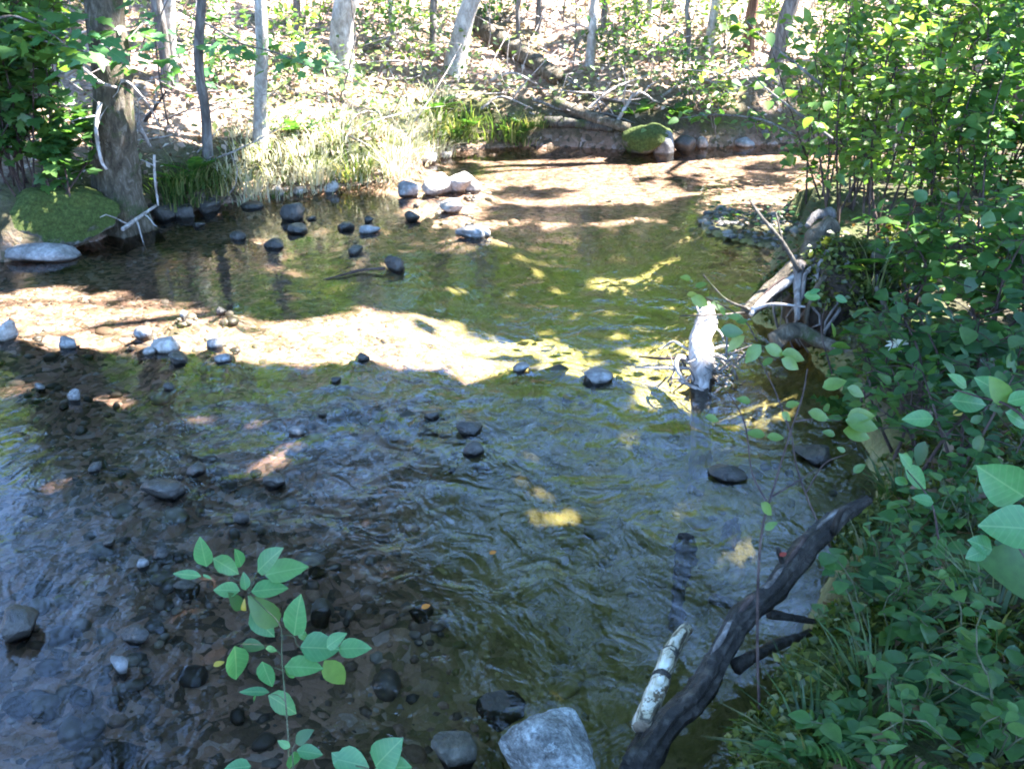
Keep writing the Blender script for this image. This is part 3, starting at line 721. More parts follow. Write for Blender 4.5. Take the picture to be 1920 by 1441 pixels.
# unseen leaves set along sun rays to shape the shade, shared among out-of-frame trees
HOSTS = [(4.6, 2.6, 'tall broadleaf tree shading the near water from beside the shrub bank'), (5.9, 7.2, 'tall broadleaf tree behind the shrubs shading the middle of the stream'),
         (3.6, -1.6, 'tall broadleaf tree behind the viewpoint'), (8.4, 0.8, 'tall broadleaf tree set back from the near bank'),
         (9.2, 6.2, 'tall broadleaf tree deep in the wood beyond the shrubs'), (7.6, 11.5, 'tall broadleaf tree by the upstream bend'), (0.6, -3.0, 'tall broadleaf tree on the slope behind the viewpoint')]
HOSTS += [(-3.6, -1.2, 'unseen tree added on the near bank downstream to hold back skylight'), (-8.5, 9.5, 'unseen tree added on the opposite bank downstream to hold back skylight'), (-7.5, -0.5, 'unseen tree added at the downstream bend to hold back skylight')]  # unseen trees added left and behind to darken the foreground
nG = 210000
gp = np.stack([rng.uniform(-10, 8.5, nG), rng.uniform(-3, 16.5, nG)], -1)
gz = np.maximum(Hz(gp[:, 0], gp[:, 1]), 0)
g3 = np.stack([gp[:, 0], gp[:, 1], gz], -1)
keep = rng.uniform(size=nG) < share(sun_gap(g3), 6.2)
g3 = g3[keep]
hh = rng.uniform(6.0, 11.5, len(g3)) + 1.2 * (fbm(g3[:, 0] * 0.5, g3[:, 1] * 0.5, 55) - 0.5)
lv = g3 + SUN[None] * ((hh - g3[:, 2]) / SUN[2])[:, None]
for lo, hi in ((12, 15), (14, 18), (17, 22)):     # leaves raised out of the reflection wedge, still shading the same ground
    op = opening(lv); hn = rng.uniform(lo, hi, op.sum())
    lv[op] = g3[op] + SUN[None] * ((hn - g3[op][:, 2]) / SUN[2])[:, None]
lv = lv[~opening(lv)]  # remaining leaves dropped there so blue sky reflects in the stream
lv = lv[lv[:, 2] > Hz(lv[:, 0], lv[:, 1]) + 2.6]
side = np.column_stack([rng.uniform(-13, 2.5, 9000), rng.uniform(-7, 9, 9000), rng.uniform(6, 12, 9000)])  # leaves added out of view to block skylight over the foreground
side = side[(side[:, 1] < 1.0) | (side[:, 0] < -4.5 - 0.25 * (side[:, 1] - 1))]
side = side[~opening(side) & (fbm(side[:, 0] * .6, side[:, 1] * .6, 121) > .40)]
sp_ = shadow_spot(side); side = side[rng.uniform(size=len(side)) < share(np.minimum(sun_gap(sp_), .999), 3.0)]
lv = np.vstack([lv, side])
hx = np.array([h[:2] for h in HOSTS])
own = np.argmin(((lv[:, None, :2] - hx[None]) ** 2).sum(-1), 1)
for k, (x, y, lab) in enumerate(HOSTS):
    b = np.array([x, y, float(Hz(x, y))])
    mine = lv[own == k]
    c = mine.mean(0)
    top = np.array([x + 0.25 * (c[0] - x), y + 0.25 * (c[1] - y), 11.0])
    o, P = tree('tree', lab, b, top, 0.22, 0.07, M['bark_grey'], 'trees of the near bank', 0.5, seed=40 + k, limbs=0)
    for j in range(6):
        q = mine[(j * 7919 + 13) % len(mine)]
        i = int(np.clip(np.searchsorted(P[:, 2], q[2] - 1.5 - 0.1 * j), 12, 31))
        part('limb', *tube(limb_path(P[i], q, 8, seed=70 * k + j), np.linspace(0.04, 0.008, 8), 6, 0.1), M['bark_grey'], o)
    V, Fq = quads(mine, 0.27)
    part('crown', V, Fq, M['canopy'], o, smooth=False)
#@@ROCKS
# ------------------------------------------------------------------ stones
def ico(sub):
    bm = bmesh.new(); bmesh.ops.create_icosphere(bm, subdivisions=sub, radius=1.0)
    V = np.array([v.co[:] for v in bm.verts]); Fc = np.array([[v.index for v in f.verts] for f in bm.faces]); bm.free()
    return V, Fc
ICO = {k: ico(k) for k in (1, 2, 3, 4, 5)}
def rock_shape(sub, seed, cuts=5, rough=0.10, fine=0.03, lo=0.5):
    V, Fc = ICO[sub]; V = V.copy(); r = np.random.default_rng(seed)
    for _ in range(cuts):
        n = r.normal(size=3); n /= np.linalg.norm(n); d = r.uniform(lo, 0.85)
        s = V @ n; over = np.maximum(s - d, 0); V -= over[:, None] * n * 0.8
    off = r.uniform(-50, 50, 3)
    disp = np.array([mnoise.noise(Vector(v * 1.6 + off)) * rough + mnoise.noise(Vector(v * 5 + off)) * fine + mnoise.noise(Vector(v * 13 + off)) * fine * 0.4 for v in V])
    V *= (1 + disp)[:, None]
    return V, Fc
def stone(px, py, w, h, mat, label, dz=0.0, sub=3, seed=None, depth=None, rot=0.0, name='stone', cat='stone', group='stones in the stream', cuts=5, z=0.0, tilt=0.0):
    """px,py: middle of the stone's foot line; w,h: width and height seen, in pixels"""
    g = G(px, py, z); dist = np.linalg.norm(g - [0, 0, CAM_H]); s = dist / FPX
    a = w * s / 2; c = h * s / 2; bdep = depth * a if depth else a * 0.85
    V, Fc = rock_shape(sub, seed if seed is not None else int(px * 7 + py), cuts + 2, 0.16, 0.05, 0.38)
    V = V * np.array([a, bdep, c * 1.25])
    ct, st = math.cos(tilt), math.sin(tilt)
    V = np.stack([V[:, 0] * ct + V[:, 2] * st, V[:, 1], -V[:, 0] * st + V[:, 2] * ct], -1)
    cr, sr = math.cos(rot), math.sin(rot)
    V = np.stack([V[:, 0] * cr - V[:, 1] * sr, V[:, 0] * sr + V[:, 1] * cr, V[:, 2]], -1)
    loc = g + np.array([0, bdep * 0.6, c * 0.72 + dz])
    need = loc[2] - float(Hz(loc[0], loc[1])) + 0.015; low = V[:, 2] < 0
    V[low, 2] *= min(max(1.0, need / max(-V[:, 2].min(), 1e-3)), 2.2)
    o = put(name, mesh(name, V, Fc, M[mat]), None, loc)
    return tag(o, label, cat, group)
for k, (px, py, w, h, mt, lab) in enumerate(ST):
    near = 0.8 if py > 600 else 1.0
    stone(px, py, w * (1.05 if near == 1 else 0.95), h * near, mt, lab, sub=4 if w > 55 else 3, dz=-0.035 if mt == 'rock_sunk' else -0.004, cuts=8, rot=random.uniform(-0.4, 0.4))
# far shore boulders
stone(1218, 288, 110, 52, 'rock_all_moss', 'boulder covered in bright green moss at the far shore', sub=4, name='boulder', cat='boulder', group='boulders on the far shore', cuts=4, depth=0.8)
stone(1250, 289, 50, 44, 'rock_grey', 'grey slab leaning on the right side of the green mossy boulder', sub=3, name='boulder', cat='boulder', group='boulders on the far shore', tilt=0.5)
for px, py, w, h, mt, lab in [(1288, 284, 52, 28, 'rock_wet', 'dark boulder right beside the grey leaning slab'), (1352, 272, 40, 20, 'rock_wet', 'dark boulder under the overhanging bank, between two pale ones'),
        (1398, 276, 36, 18, 'rock_grey', 'pale boulder at the right of the dark one under the bank'), (1424, 268, 60, 34, 'rock_wet', 'dark round boulder half behind the shrub leaves upstream'),
        (1320, 278, 24, 22, 'rock_dry', 'small bright boulder left of the dark one under the bank'), (800, 306, 40, 22, 'rock_dry', 'white boulder at the tip of the sunlit grassy point'),
        (835, 296, 24, 12, 'rock_dry', 'low white rock just beyond the tip of the grassy point')]:
    stone(px, py, w, h, mt, lab, name='boulder', cat='boulder', group='boulders on the far shore')
# left bank block under moss, with its pale wet foot
stone(70, 474, 270, 110, 'rock_mossy_green', 'huge mossy block of the bank left of the thick tree, green on top', sub=5, name='boulder', cat='boulder', group='boulders by the thick tree', cuts=9, depth=0.8, dz=-0.05, seed=21)
stone(60, 488, 150, 34, 'rock_grey', 'pale bluish stone ledge at the foot of the huge mossy block', sub=4, name='boulder', cat='boulder', group='boulders by the thick tree', depth=0.5, dz=-0.03)
for px, py, w, h, lab in [(300, 412, 56, 34, 'dark rock in the shade right of the roots of the thick tree'), (345, 408, 50, 26, 'dark rock second from the roots of the thick tree'),
                          (390, 398, 44, 24, 'dark rock at the sunny end of the shaded shore'), (262, 424, 40, 22, 'small wet rock below the roots of the thick tree'), (372, 426, 24, 8, 'low rock awash in front of the shaded shore')]:
    stone(px, py, w, h, 'rock_wet', lab, name='boulder', cat='boulder', group='boulders by the thick tree')
# near boulders
stone(1040, 1508, 260, 118, 'rock_speckled', 'large pale grey speckled boulder in the water at the near bank', sub=5, name='boulder', cat='boulder', group='boulders at the near bank', cuts=14, depth=0.8, seed=17, tilt=0.25)
stone(850, 1430, 80, 50, 'rock_sunk', 'smaller angular boulder left of the large pale grey one', sub=4, name='boulder', cat='boulder', group='boulders at the near bank')
stone(940, 1330, 90, 34, 'rock_sunk', 'brown submerged rock touching the large pale grey boulder', sub=4, name='boulder', cat='boulder', group='boulders at the near bank', dz=-0.04)

# gravel on the bed
def pebbles(name, P, size, mat, sub, seed, flat=0.55):
    r = np.random.default_rng(seed); n = len(P)
    base = [rock_shape(sub, 300 + k, 3, 0.12, 0.02)[0] for k in range(8)]; Fb = ICO[sub][1]
    B = np.array(base)[r.integers(0, 8, n)]
    s = size * r.lognormal(0, 0.38, n)
    a = r.uniform(0, 6.28, n); sc3 = np.stack([s, s * r.uniform(0.6, 0.95, n), s * flat * r.uniform(0.7, 1.2, n)], -1)
    B = B * sc3[:, None]
    ca_, sa = np.cos(a)[:, None], np.sin(a)[:, None]
    B = np.stack([B[..., 0] * ca_ - B[..., 1] * sa, B[..., 0] * sa + B[..., 1] * ca_, B[..., 2]], -1) + P[:, None]
    nv = B.shape[1]
    Fa = (Fb[None] + (np.arange(n) * nv)[:, None, None]).reshape(-1, 3)
    return tag(put(name, mesh(name, B.reshape(-1, 3), Fa, mat)), kind='stuff')
def bed_points(n, xr, yr, seed):
    r = np.random.default_rng(seed)
    p = np.stack([r.uniform(*xr, n), r.uniform(*yr, n)], -1)
    z, ins, al, w, b = land(p[:, 0], p[:, 1])
    return np.column_stack([p, z]), ins, al, r
P, ins, al, r = bed_points(42000, (-5.2, 2.2), (1.4, 8.0), 1)
P[:, 2] -= 0.004
k = ins & (al < 0.5); P1 = P[k]
pebbles('gravel', P1[: int(len(P1) * 0.94)], 0.0125, M['pebble'], 1, 3, 0.45)
pebbles('gravel', P1[int(len(P1) * 0.975):], 0.026, M['pebble'], 2, 4)
P2 = P[ins & (al >= 0.5)]
pebbles('gravel', P2[: int(len(P2) * 0.5)], 0.016, M['pebble_algae'], 1, 5, 0.40)
pebbles('gravel', P2[int(len(P2) * 0.97):], 0.03, M['pebble_algae'], 2, 6, 0.4)
P, ins, al, r = bed_points(500, (-5.0, -0.3), (1.6, 4.6), 21); P = P[ins & (al < 0.6)]; P[:, 2] += 0.01
pebbles('gravel', P[:90], 0.030, M['pebble_dark'], 2, 7, 0.6)
r = np.random.default_rng(23); P = []
for sx_, sy_, r_, t_ in SHOALS:
    for _ in range(7):
        a = r.uniform(0, 6.28); d = r_ * r.uniform(1.05, 1.9) + .015; P.append((sx_ + d * math.cos(a), sy_ + d * math.sin(a)))
P = np.array(P); z, ins, al, w, b = land(P[:, 0], P[:, 1]); P = np.column_stack([P, z + .006])[ins]
pebbles('gravel', P, 0.026, M['pebble_dark'], 2, 9, 0.6)
P, ins, al, r = bed_points(3000, (1.0, 4.2), (6.0, 9.0), 22); kk = in_poly(P[:, 0] + .25 * (fbm(P[:, 0] * 3, P[:, 1] * 3, 4) - .47), P[:, 1] + .4 * (fbm(P[:, 0] * 3, P[:, 1] * 3, 6) - .47), BAR) & (fbm(P[:, 0] * 2.2, P[:, 1] * 2.2, 8) > .40); P = P[kk]
pebbles('gravel_bar', P, 0.026, M['pebble_dark'], 2, 8, 0.5)

# ------------------------------------------------------------------ logs and driftwood
def path_px(pts):                           # [(px, py, z)] on levels
    return np.array([G(a, b, c) for a, b, c in pts])
def path_y(pts):                            # [(px, py, y)] at distances
    return np.array([D(a, b, c) for a, b, c in pts])
def pxr(P, w):                              # radius of something w pixels wide at P
    return w / 2 / FPX * np.linalg.norm(np.asarray(P) - [0, 0, CAM_H])

# driftwood snag in midstream
sp = smooth_path(np.vstack([G(1312, 890, -0.17), G(1314, 800, -0.10), G(1316, 735, -0.02), G(1318, 700, 0.05), D(1312, 650, 4.66), D(1322, 612, 4.80), D(1329, 572, 4.92)]), 26)
snag = empty('driftwood_snag', sp[10], 'sun-bleached driftwood snag rising from the stream, its lower trunk sunken under water', 'driftwood')
V, Fc = tube(sp, np.interp(np.arange(26), [0, 8, 13, 16, 19, 22, 25], [0.036, 0.04, 0.058, 0.066, 0.050, 0.052, 0.024]), 16, 0.22, None, 3, 0.4)
part('trunk', V, Fc, M['dead_wood'], snag)
part('sunken_trunk', *tube(smooth_path(np.vstack([G(1314, 905, -0.075), G(1314, 820, -0.06), G(1316, 735, -0.03), G(1318, 706, .03)]), 12), np.linspace(.046, .056, 12), 12, .2, None, 5, .2), M['wet_log'], snag)
TW = [[(1310, 690, 4.62), (1275, 668, 4.58), (1268, 690, 4.50), (1285, 715, 4.46)], [(1275, 712, 4.5), (1310, 730, 4.42), (1350, 748, 4.36)], [(1300, 668, 4.7), (1245, 672, 4.72), (1198, 668, 4.75)],
      [(1305, 690, 4.6), (1240, 690, 4.62), (1190, 689, 4.64)], [(1325, 660, 4.75), (1352, 668, 4.75), (1380, 690, 4.72)], [(1320, 672, 4.7), (1350, 690, 4.62), (1372, 668, 4.6)],
      [(1318, 600, 4.98), (1308, 580, 5.02), (1302, 560, 5.05)], [(1330, 610, 4.95), (1350, 622, 4.9), (1358, 640, 4.86)], [(1322, 690, 4.6), (1340, 712, 4.52), (1352, 722, 4.48)],
      [(1290, 655, 4.72), (1262, 640, 4.78), (1240, 655, 4.8)], [(1335, 655, 4.75), (1362, 648, 4.78), (1385, 660, 4.78)], [(1300, 700, 4.55), (1280, 720, 4.5), (1262, 735, 4.46)]]
for k, t in enumerate(TW):
    P = smooth_path(path_y(t), 9); w = [0.017, 0.012, 0.011, 0.010][k] if k < 4 else 0.008
    part('broken_branch', *tube(P, np.linspace(w, w * 0.45, 9), 6, 0.15), M['dead_wood'] if k not in (2, 8) else M['twig_dark'], snag)
tg = []
for k in range(60):
    a = D(rng.choice([1278, 1300, 1352, 1368]) + rng.normal() * 14, rng.uniform(665, 725), rng.uniform(4.45, 4.72)); d = rng.normal(size=3) * 0.034; d[2] *= 0.6
    tg.append(tube(smooth_path([a, a + d + rng.normal(size=3) * 0.03, a + 2 * d + rng.normal(size=3) * .02], 6), np.linspace(0.006, 0.002, 6), 4))
V, Fc = join(tg)
part('twig_tangle', V, Fc, M['bark_grey'], snag, kind='stuff')

def log(name, label, P, R, mat, cat='log', rough=0.18, group=None, sides=12, ends=True, ridge=0.15, n=None, seed=0):
    P = smooth_path(P, n or 8 + 4 * len(P)); R = np.interp(np.linspace(0, 1, len(P)), np.linspace(0, 1, len(R)), R)
    o = empty(name, P[0], label, cat, group)
    V, Fc = tube(P, R, sides, rough, None, seed, ridge)
    part('trunk', V, Fc, mat, o)
    return o, P, R
# the big dark log lying from the bank into the near water
o, P, R = log('fallen_log', 'dark wet log slanting from the bank down into the near water', path_px([(1630, 936, .30), (1570, 972, .28), (1508, 1032, .25), (1452, 1106, .21), (1398, 1152, .18), (1348, 1228, .13), (1312, 1298, .09), (1256, 1352, .06), (1190, 1452, .02)]),
              [0.012, 0.028, 0.036, 0.031, 0.036, 0.033, 0.038, 0.037, 0.044], M['wet_log'], rough=0.13, ridge=0.45, sides=34, seed=5, n=56)
for k, (pp, w) in enumerate([([(1440, 1150, .14), (1490, 1158, .11), (1545, 1168, .09)], 0.014), ([(1380, 1250, .10), (1440, 1215, .10), (1520, 1185, .10)], 0.022), ([(1560, 1000, .27), (1575, 960, .36), (1590, 948, .38)], 0.012), ([(1470, 1060, .24), (1462, 1040, .30), (1458, 1026, .33)], 0.010)]):
    part('branch_stub', *tube(smooth_path(path_px(pp), 9), np.linspace(w, w * 0.55, 9), 8, 0.2, seed=k), M['wet_log'], o)
for k in range(5):
    i = 6 + 6 * k; q = P[i] + np.array([-0.3, 0.1, 0.9]) * R[i] * 0.95
    part('bark_strip', *tube(smooth_path([q, P[i + 3] + np.array([-0.25, 0.0, 0.97]) * R[i] * 1.02, P[i + 6] + np.array([-0.3, 0.1, .9]) * R[i] * 0.98], 8), [0.004, .008, .009, .007, .009, .008, .006, .003], 5, 0.3), M['twig_dark'] if k % 2 else M['bark_grey'], o)
o, P, R = log('dark_limb', 'short black limb in the water between the birch branch and the dark log', path_px([(1180, 1455, .02), (1200, 1400, .02), (1225, 1360, .02), (1250, 1330, .03)]), [0.03, 0.027, 0.022, 0.014], M['wet_log'], cat='branch', seed=8)
# birch piece
o, P, R = log('birch_branch', 'short peeling birch branch lying beside the dark log', path_px([(1288, 1178, .07), (1262, 1215, .075), (1240, 1270, .07), (1205, 1365, .05)]), [0.020, 0.025, 0.026, 0.031], M['birch'], cat='branch', rough=0.14, ridge=0.12, seed=2, n=24)
V, Fc = tube([P[-1] - (P[-1] - P[-2]) * 0.1, P[-1] + (P[-1] - P[-2]) / np.linalg.norm(P[-1] - P[-2]) * 0.004], [0.029, 0.026], 12)
part('end_grain', V, Fc, M['end_grain'], o)
for i in (9, 10, 15):
    V, Fc = tube([P[i], P[i] + (P[i + 1] - P[i]) * 0.8], [R[i] * 1.07, R[i] * 1.05], 12, 0.1)
    part('bark_curl', V, Fc, M['bark_dark'], o)
# sunken pieces
log('sunken_log', 'sunken grey-brown plank-like log lying under water below the snag', path_px([(1400, 895, -.10), (1385, 950, -.12), (1372, 1000, -.13), (1362, 1030, -.14)]), [0.062, 0.055, 0.05, 0.03], M['sunk_wood'], seed=4)
log('sunken_log', 'short dark sunken post with a knobbly top end in the deep near water', path_px([(1285, 1020, -.04), (1280, 1060, -.06), (1272, 1110, -.10), (1268, 1180, -.12)]), [0.045, 0.03, 0.022, 0.025], M['wet_log'], rough=0.4, seed=9)
log('sunken_branch', 'thin sunken branch above the dark log in the near water', path_px([(1330, 1120, -.08), (1390, 1135, -.08), (1430, 1120, -.07)]), [0.02, 0.016, 0.008], M['sunk_wood'], cat='branch')
log('twig', 'thin dark twig trailing in the water left of the round midstream stone', path_px([(722, 503, .03), (680, 506, .015), (640, 516, .012), (606, 524, .0)]), [0.010, 0.008, 0.007, 0.004], M['twig_dark'], cat='twig', sides=6)

# stump and roots on the shrub bank
sb = G(1560, 640, 0.05)
st = empty('tree_stump', sb, 'dark mossy stump with spreading roots on the undercut bank', 'stump')
V, Fc = ICO[5]; n3 = V
off = Vector((3, 7, 1)); disp = np.array([0.22 * mnoise.noise(Vector(v * 1.5) + off) + 0.12 * mnoise.noise(Vector(v * 5) + off) + 0.06 * mnoise.noise(Vector(v * 15) + off) for v in V])
V = V * (1 + disp)[:, None] * np.array([0.30, 0.30, 0.33]) + D(1575, 575, sb[1] + 0.16)
part('root_ball', V, Fc, M['root_soil'], st)
cen = D(1575, 575, sb[1] + 0.16); rq = np.random.default_rng(77)
for k in range(16):
    a0 = rq.uniform(2.6, 6.2); el = rq.uniform(.5, 1.2); pts = []
    for t in np.linspace(0, 1, 5):
        aa = a0 + rq.normal() * .15; e = el - t * 1.5; rr_ = .335 + .02 * rq.normal()
        pts.append(cen + np.array([math.cos(aa) * math.cos(e), math.sin(aa) * math.cos(e) * 1.0, math.sin(e) * 1.05]) * rr_)
    part('root', *tube(smooth_path(pts, 12), np.linspace(.014, .004, 12) * rq.uniform(.6, 1.4), 5, .2), M['bark_grey' if k % 3 else 'bark_moss'], st)
q = V[(V[:, 2] > cen[2] + .08)]; q = q[np.random.default_rng(5).integers(0, len(q), 2600)] + np.random.default_rng(6).normal(size=(2600, 3)) * .018
Vq, Fq = quads(q, .045, up=.2); part('moss_fuzz', Vq, Fq, M['moss_tuft'], st, smooth=False, kind='stuff')
ROOTS = [([(1545, 470, 5.2), (1500, 500, 5.15), (1440, 550, 5.05), (1395, 590, 4.95)], .075, 'bark_moss'), ([(1535, 500, 5.1), (1475, 530, 5.0), (1430, 565, 4.9), (1408, 590, 4.82)], .026, 'bark_pale'),
         ([(1500, 490, 5.05), (1497, 530, 4.98), (1495, 570, 4.9), (1494, 600, 4.85)], .028, 'bark_grey'), ([(1560, 420, 5.35), (1530, 440, 5.3), (1515, 470, 5.25), (1505, 500, 5.2)], .06, 'bark_moss'),
         ([(1500, 510, 5.0), (1465, 450, 5.1), (1430, 410, 5.2), (1405, 375, 5.3)], .013, 'bark_dark'), ([(1470, 470, 5.1), (1462, 430, 5.15), (1455, 400, 5.2)], .008, 'bark_dark'),
         ([(1405, 580, 4.9), (1360, 560, 4.85), (1318, 515, 4.9)], .008, 'bark_dark'), ([(1400, 585, 4.9), (1350, 590, 4.8), (1275, 592, 4.75)], .007, 'bark_dark'),
         ([(1410, 580, 4.85), (1450, 570, 4.8), (1510, 575, 4.75)], .012, 'dead_wood'), ([(1420, 575, 4.9), (1440, 545, 4.95), (1470, 520, 5.0)], .012, 'twig_dark'),
         ([(1560, 400, 5.5), (1530, 405, 5.45), (1512, 425, 5.4)], .035, 'bark_grey'), ([(1450, 640, 4.7), (1490, 620, 4.75), (1540, 640, 4.7), (1600, 660, 4.6)], .05, 'bark_moss')]
for k, (pp, w, mt) in enumerate(ROOTS):
    part('root', *tube(smooth_path(path_y(pp), 14), np.linspace(w, w * 0.45, 14), 9, 0.25, None, k, 0.15), M[mt], st)

# logs and dead branches on the far slope
def tp(pts, lift=0.06):
    out = []
    for a, b in pts:
        p = T(a, b); out.append(p + np.array([0, 0, lift]))
    return np.array(out)
log('fallen_log', 'long brown rotten log slanting down the litter slope', tp([(880, 42), (930, 85), (985, 120), (1045, 162)], 0.09), [0.13, 0.12, 0.10, 0.09], M['bark_moss'], group='dead wood on the far slope', seed=12, n=26)
log('fallen_log', 'mossy log at the water edge left of the green mossy boulder', tp([(1040, 205), (1100, 232), (1180, 256)], 0.08), [0.06, 0.07, 0.05], M['bark_moss'], group='dead wood on the far slope', seed=13)
log('fallen_log', 'dark log just above the shore, lying almost level beside the mossy log', tp([(1020, 238), (1080, 240), (1150, 252)], 0.05), [0.06, 0.05, 0.04], M['bark_dark'], group='dead wood on the far slope', seed=14)
DEAD = [([(1050, 150), (1120, 190), (1200, 205)], .02, 'pale dead branch under the slanting brown log'), ([(1100, 215), (1150, 190), (1215, 150)], .018, 'pale branch crossing uphill from the shore heap'),
        ([(1150, 250), (1190, 215), (1230, 200)], .022, 'grey branch behind the green mossy boulder'), ([(1090, 245), (1130, 222), (1190, 240)], .016, 'thin branch in the heap by the mossy log'),
        ([(1240, 190), (1300, 170), (1370, 180)], .018, 'level pale branch on the slope above the boulders'), ([(1200, 120), (1260, 100), (1290, 60)], .016, 'dead branch pointing uphill near the thin grey stem'),
        ([(1000, 195), (1060, 215), (1120, 210)], .02, 'bleached stick left in the heap by the shore'), ([(760, 60), (720, 110), (740, 160)], .016, 'bent stick on the slope left of the leaning white tree'),
        ([(920, 160), (960, 175), (1010, 168)], .018, 'brown stick under the middle of the slanting brown log'), ([(1380, 130), (1340, 155), (1290, 160)], .018, 'pale stick beside the foot of the reddish trunk'),
        ([(690, 90), (760, 105), (800, 150)], .015, 'thin pale stick right of the bleached white trunk'), ([(1060, 60), (1090, 85), (1150, 90)], .018, 'stick across the foot of the thin white trunk'),
        ([(1180, 30), (1240, 50), (1300, 44)], .016, 'stick lying high on the slope'), ([(900, 215), (940, 205), (1000, 214)], .016, 'stick above the two bright fern clumps')]
for k, (pp, w, lab) in enumerate(DEAD):
    P = tp(pp, 0.05); P[1, 2] += 0.08 * (k % 3)
    o, P, R = log('dead_branch', lab, P, [w, w * 0.8, w * 0.4], M['dead_wood'] if k % 3 else M['bark_grey'], cat='branch', group='dead wood on the far slope', sides=6, seed=k)
    for j in range(3):
        i = 5 + 4 * j; q = P[i] + rng.normal(size=3) * np.array([.22, .1, .16]) + [0, 0, .12]
        part('side_twig', *tube(limb_path(P[i], q, 5, seed=k * 5 + j), np.linspace(w * 0.4, 0.003, 5), 4), M['dead_wood'], o)
# dead twigs round the thick tree
LT = [([(52, 100, 7.3), (72, 126, 7.2), (118, 142, 7.1), (150, 127, 7.05), (188, 155, 7.0), (218, 164, 7.0)], .016, 'pale forked dead branch reaching across the thick tree'),
      ([(199, 80, 7.0), (220, 108, 7.0), (244, 132, 7.05)], .012, 'short pale stick slanting over the thick tree trunk'),
      ([(188, 192, 7.05), (180, 240, 7.0), (190, 300, 6.95), (200, 318, 6.95)], .015, 'white hanging stick in front of the thick tree trunk'),
      ([(256, 230, 7.5), (268, 250, 7.5), (282, 275, 7.55)], .018, 'short white stub right of the thick tree'),
      ([(271, 228, 7.5), (288, 205, 7.5), (311, 172, 7.55)], .013, 'dark thin branch rising right of the thick tree'),
      ([(289, 290, 7.2), (291, 340, 7.15), (297, 386, 7.1)], .010, 'thin pale stem hanging to the water right of the thick tree'),
      ([(230, 430, 6.9), (260, 408, 7.1), (292, 386, 7.3)], .016, 'grey stick leaning out of the shaded water by the roots'),
      ([(226, 150, 7.2), (245, 158, 7.2), (280, 200, 7.3), (300, 240, 7.4)], .010, 'curved pale twig right behind the thick tree')]
for k, (pp, w, lab) in enumerate(LT):
    o, P, R = log('dead_branch', lab, path_y(pp), [w, w * 0.9, w * 0.6], M['dead_wood'] if k != 4 else M['twig_dark'], cat='branch', group='dead twigs by the thick tree', sides=7, seed=30 + k)
    for j in range(3):
        i = min(4 + 4 * j, len(P) - 2); q = P[i] + rng.normal(size=3) * np.array([.16, .1, .14])
        part('side_twig', *tube(limb_path(P[i], q, 5, seed=k * 5 + j), np.linspace(w * 0.45, 0.003, 5), 4), M['dead_wood'], o)

# ------------------------------------------------------------------ leaves and leafy plants
def ovate(width=0.5, pt=1.0, fold=0.12, droop=0.12, k=6):
    V = []; t = np.linspace(0, 1, k + 1)
    hw = width * 0.5 * np.sin(np.pi * t ** 0.8) ** (0.8) * (1 - 0.15 * t)
    hw[0] = 0.012; hw[-1] = 0.0
    for i, x in enumerate(t):
        z = -droop * x * x
        V += [(-hw[i], x, z + fold * hw[i] * 2), (0, x, z), (hw[i], x, z + fold * hw[i] * 2)]
    Fc = []
    for i in range(k):
        a = 3 * i
        Fc += [(a, a + 1, a + 4, a + 3), (a + 1, a + 2, a + 5, a + 4)]
    return V, Fc
def maple():
    rr = [(0, 0.0), (-0.22, -0.02), (-0.40, 0.10), (-0.33, 0.22), (-0.58, 0.42), (-0.40, 0.47), (-0.42, 0.62), (-0.20, 0.58), (-0.14, 0.78), (0, 1.0)]
    out = rr + [(-x, y) for x, y in rr[-2:0:-1]]
    V = [(0, 0.35, 0)] + [(x, y, 0.10 * abs(x) - 0.12 * y * y) for x, y in out]
    n = len(out)
    return V, [(0, 1 + (i + 1) % n, 1 + i) for i in range(n)]
def blade():
    V = []; Fc = []
    for i, x in enumerate(np.linspace(0, 1, 6)):
        w = 0.05 * (1 - x ** 2) + 0.002; z = -0.35 * x * x
        V += [(-w, x, z + 0.01), (0, x, z), (w, x, z + 0.01)]
    for i in range(5):
        a = 3 * i; Fc += [(a, a + 1, a + 4, a + 3), (a + 1, a + 2, a + 5, a + 4)]
    return V, Fc
def frond(npin=8):
    V = []; Fc = []
    for i in range(npin):
        t = 0.12 + 0.85 * i / npin; z = -0.32 * t * t; L = 0.26 * math.sin(math.pi * (0.12 + 0.88 * t)) ** 0.8 + 0.02; w = 0.80 / npin
        for s in (-1, 1):
            a = len(V); V += [(0, t - w * .5, z), (s * L * .55, t - w * 0.1, z - 0.01), (s * L, t + w * 0.5, z - 0.05), (s * L * .5, t + w * 0.75, z - .01), (0, t + w * .45, z)]
            Fc.append((a, a + 1, a + 2, a + 3, a + 4) if s > 0 else (a + 4, a + 3, a + 2, a + 1, a))
    a = len(V); V += [(-.008, 0, 0), (.008, 0, 0), (.004, 1, -.33), (-.004, 1, -.33)]
    for t in (.25, .5, .75): pass
    Fc.append((a, a + 1, a + 2, a + 3))
    return V, Fc
LEAF = {}
def leaf_me(shape, mat):
    if (shape, mat) not in LEAF:
        V, Fc = {'ovate': lambda: ovate(0.62), 'broad': lambda: ovate(0.85, droop=.18), 'narrow': lambda: ovate(0.34), 'maple': maple, 'blade': blade, 'frond': frond, 'curl': lambda: ovate(0.5, fold=.7, droop=.35)}[shape]()
        LEAF[shape, mat] = mesh('leaf', V, Fc, M[mat])
    return LEAF[shape, mat]
def frame(d, n):
    y = Vector(d).normalized(); x = y.cross(Vector(n))
    if x.length < 1e-4: x = y.cross(Vector((1, 0.2, 0)))
    x.normalize(); z = x.cross(y)
    return Matrix((x, y, z)).transposed()
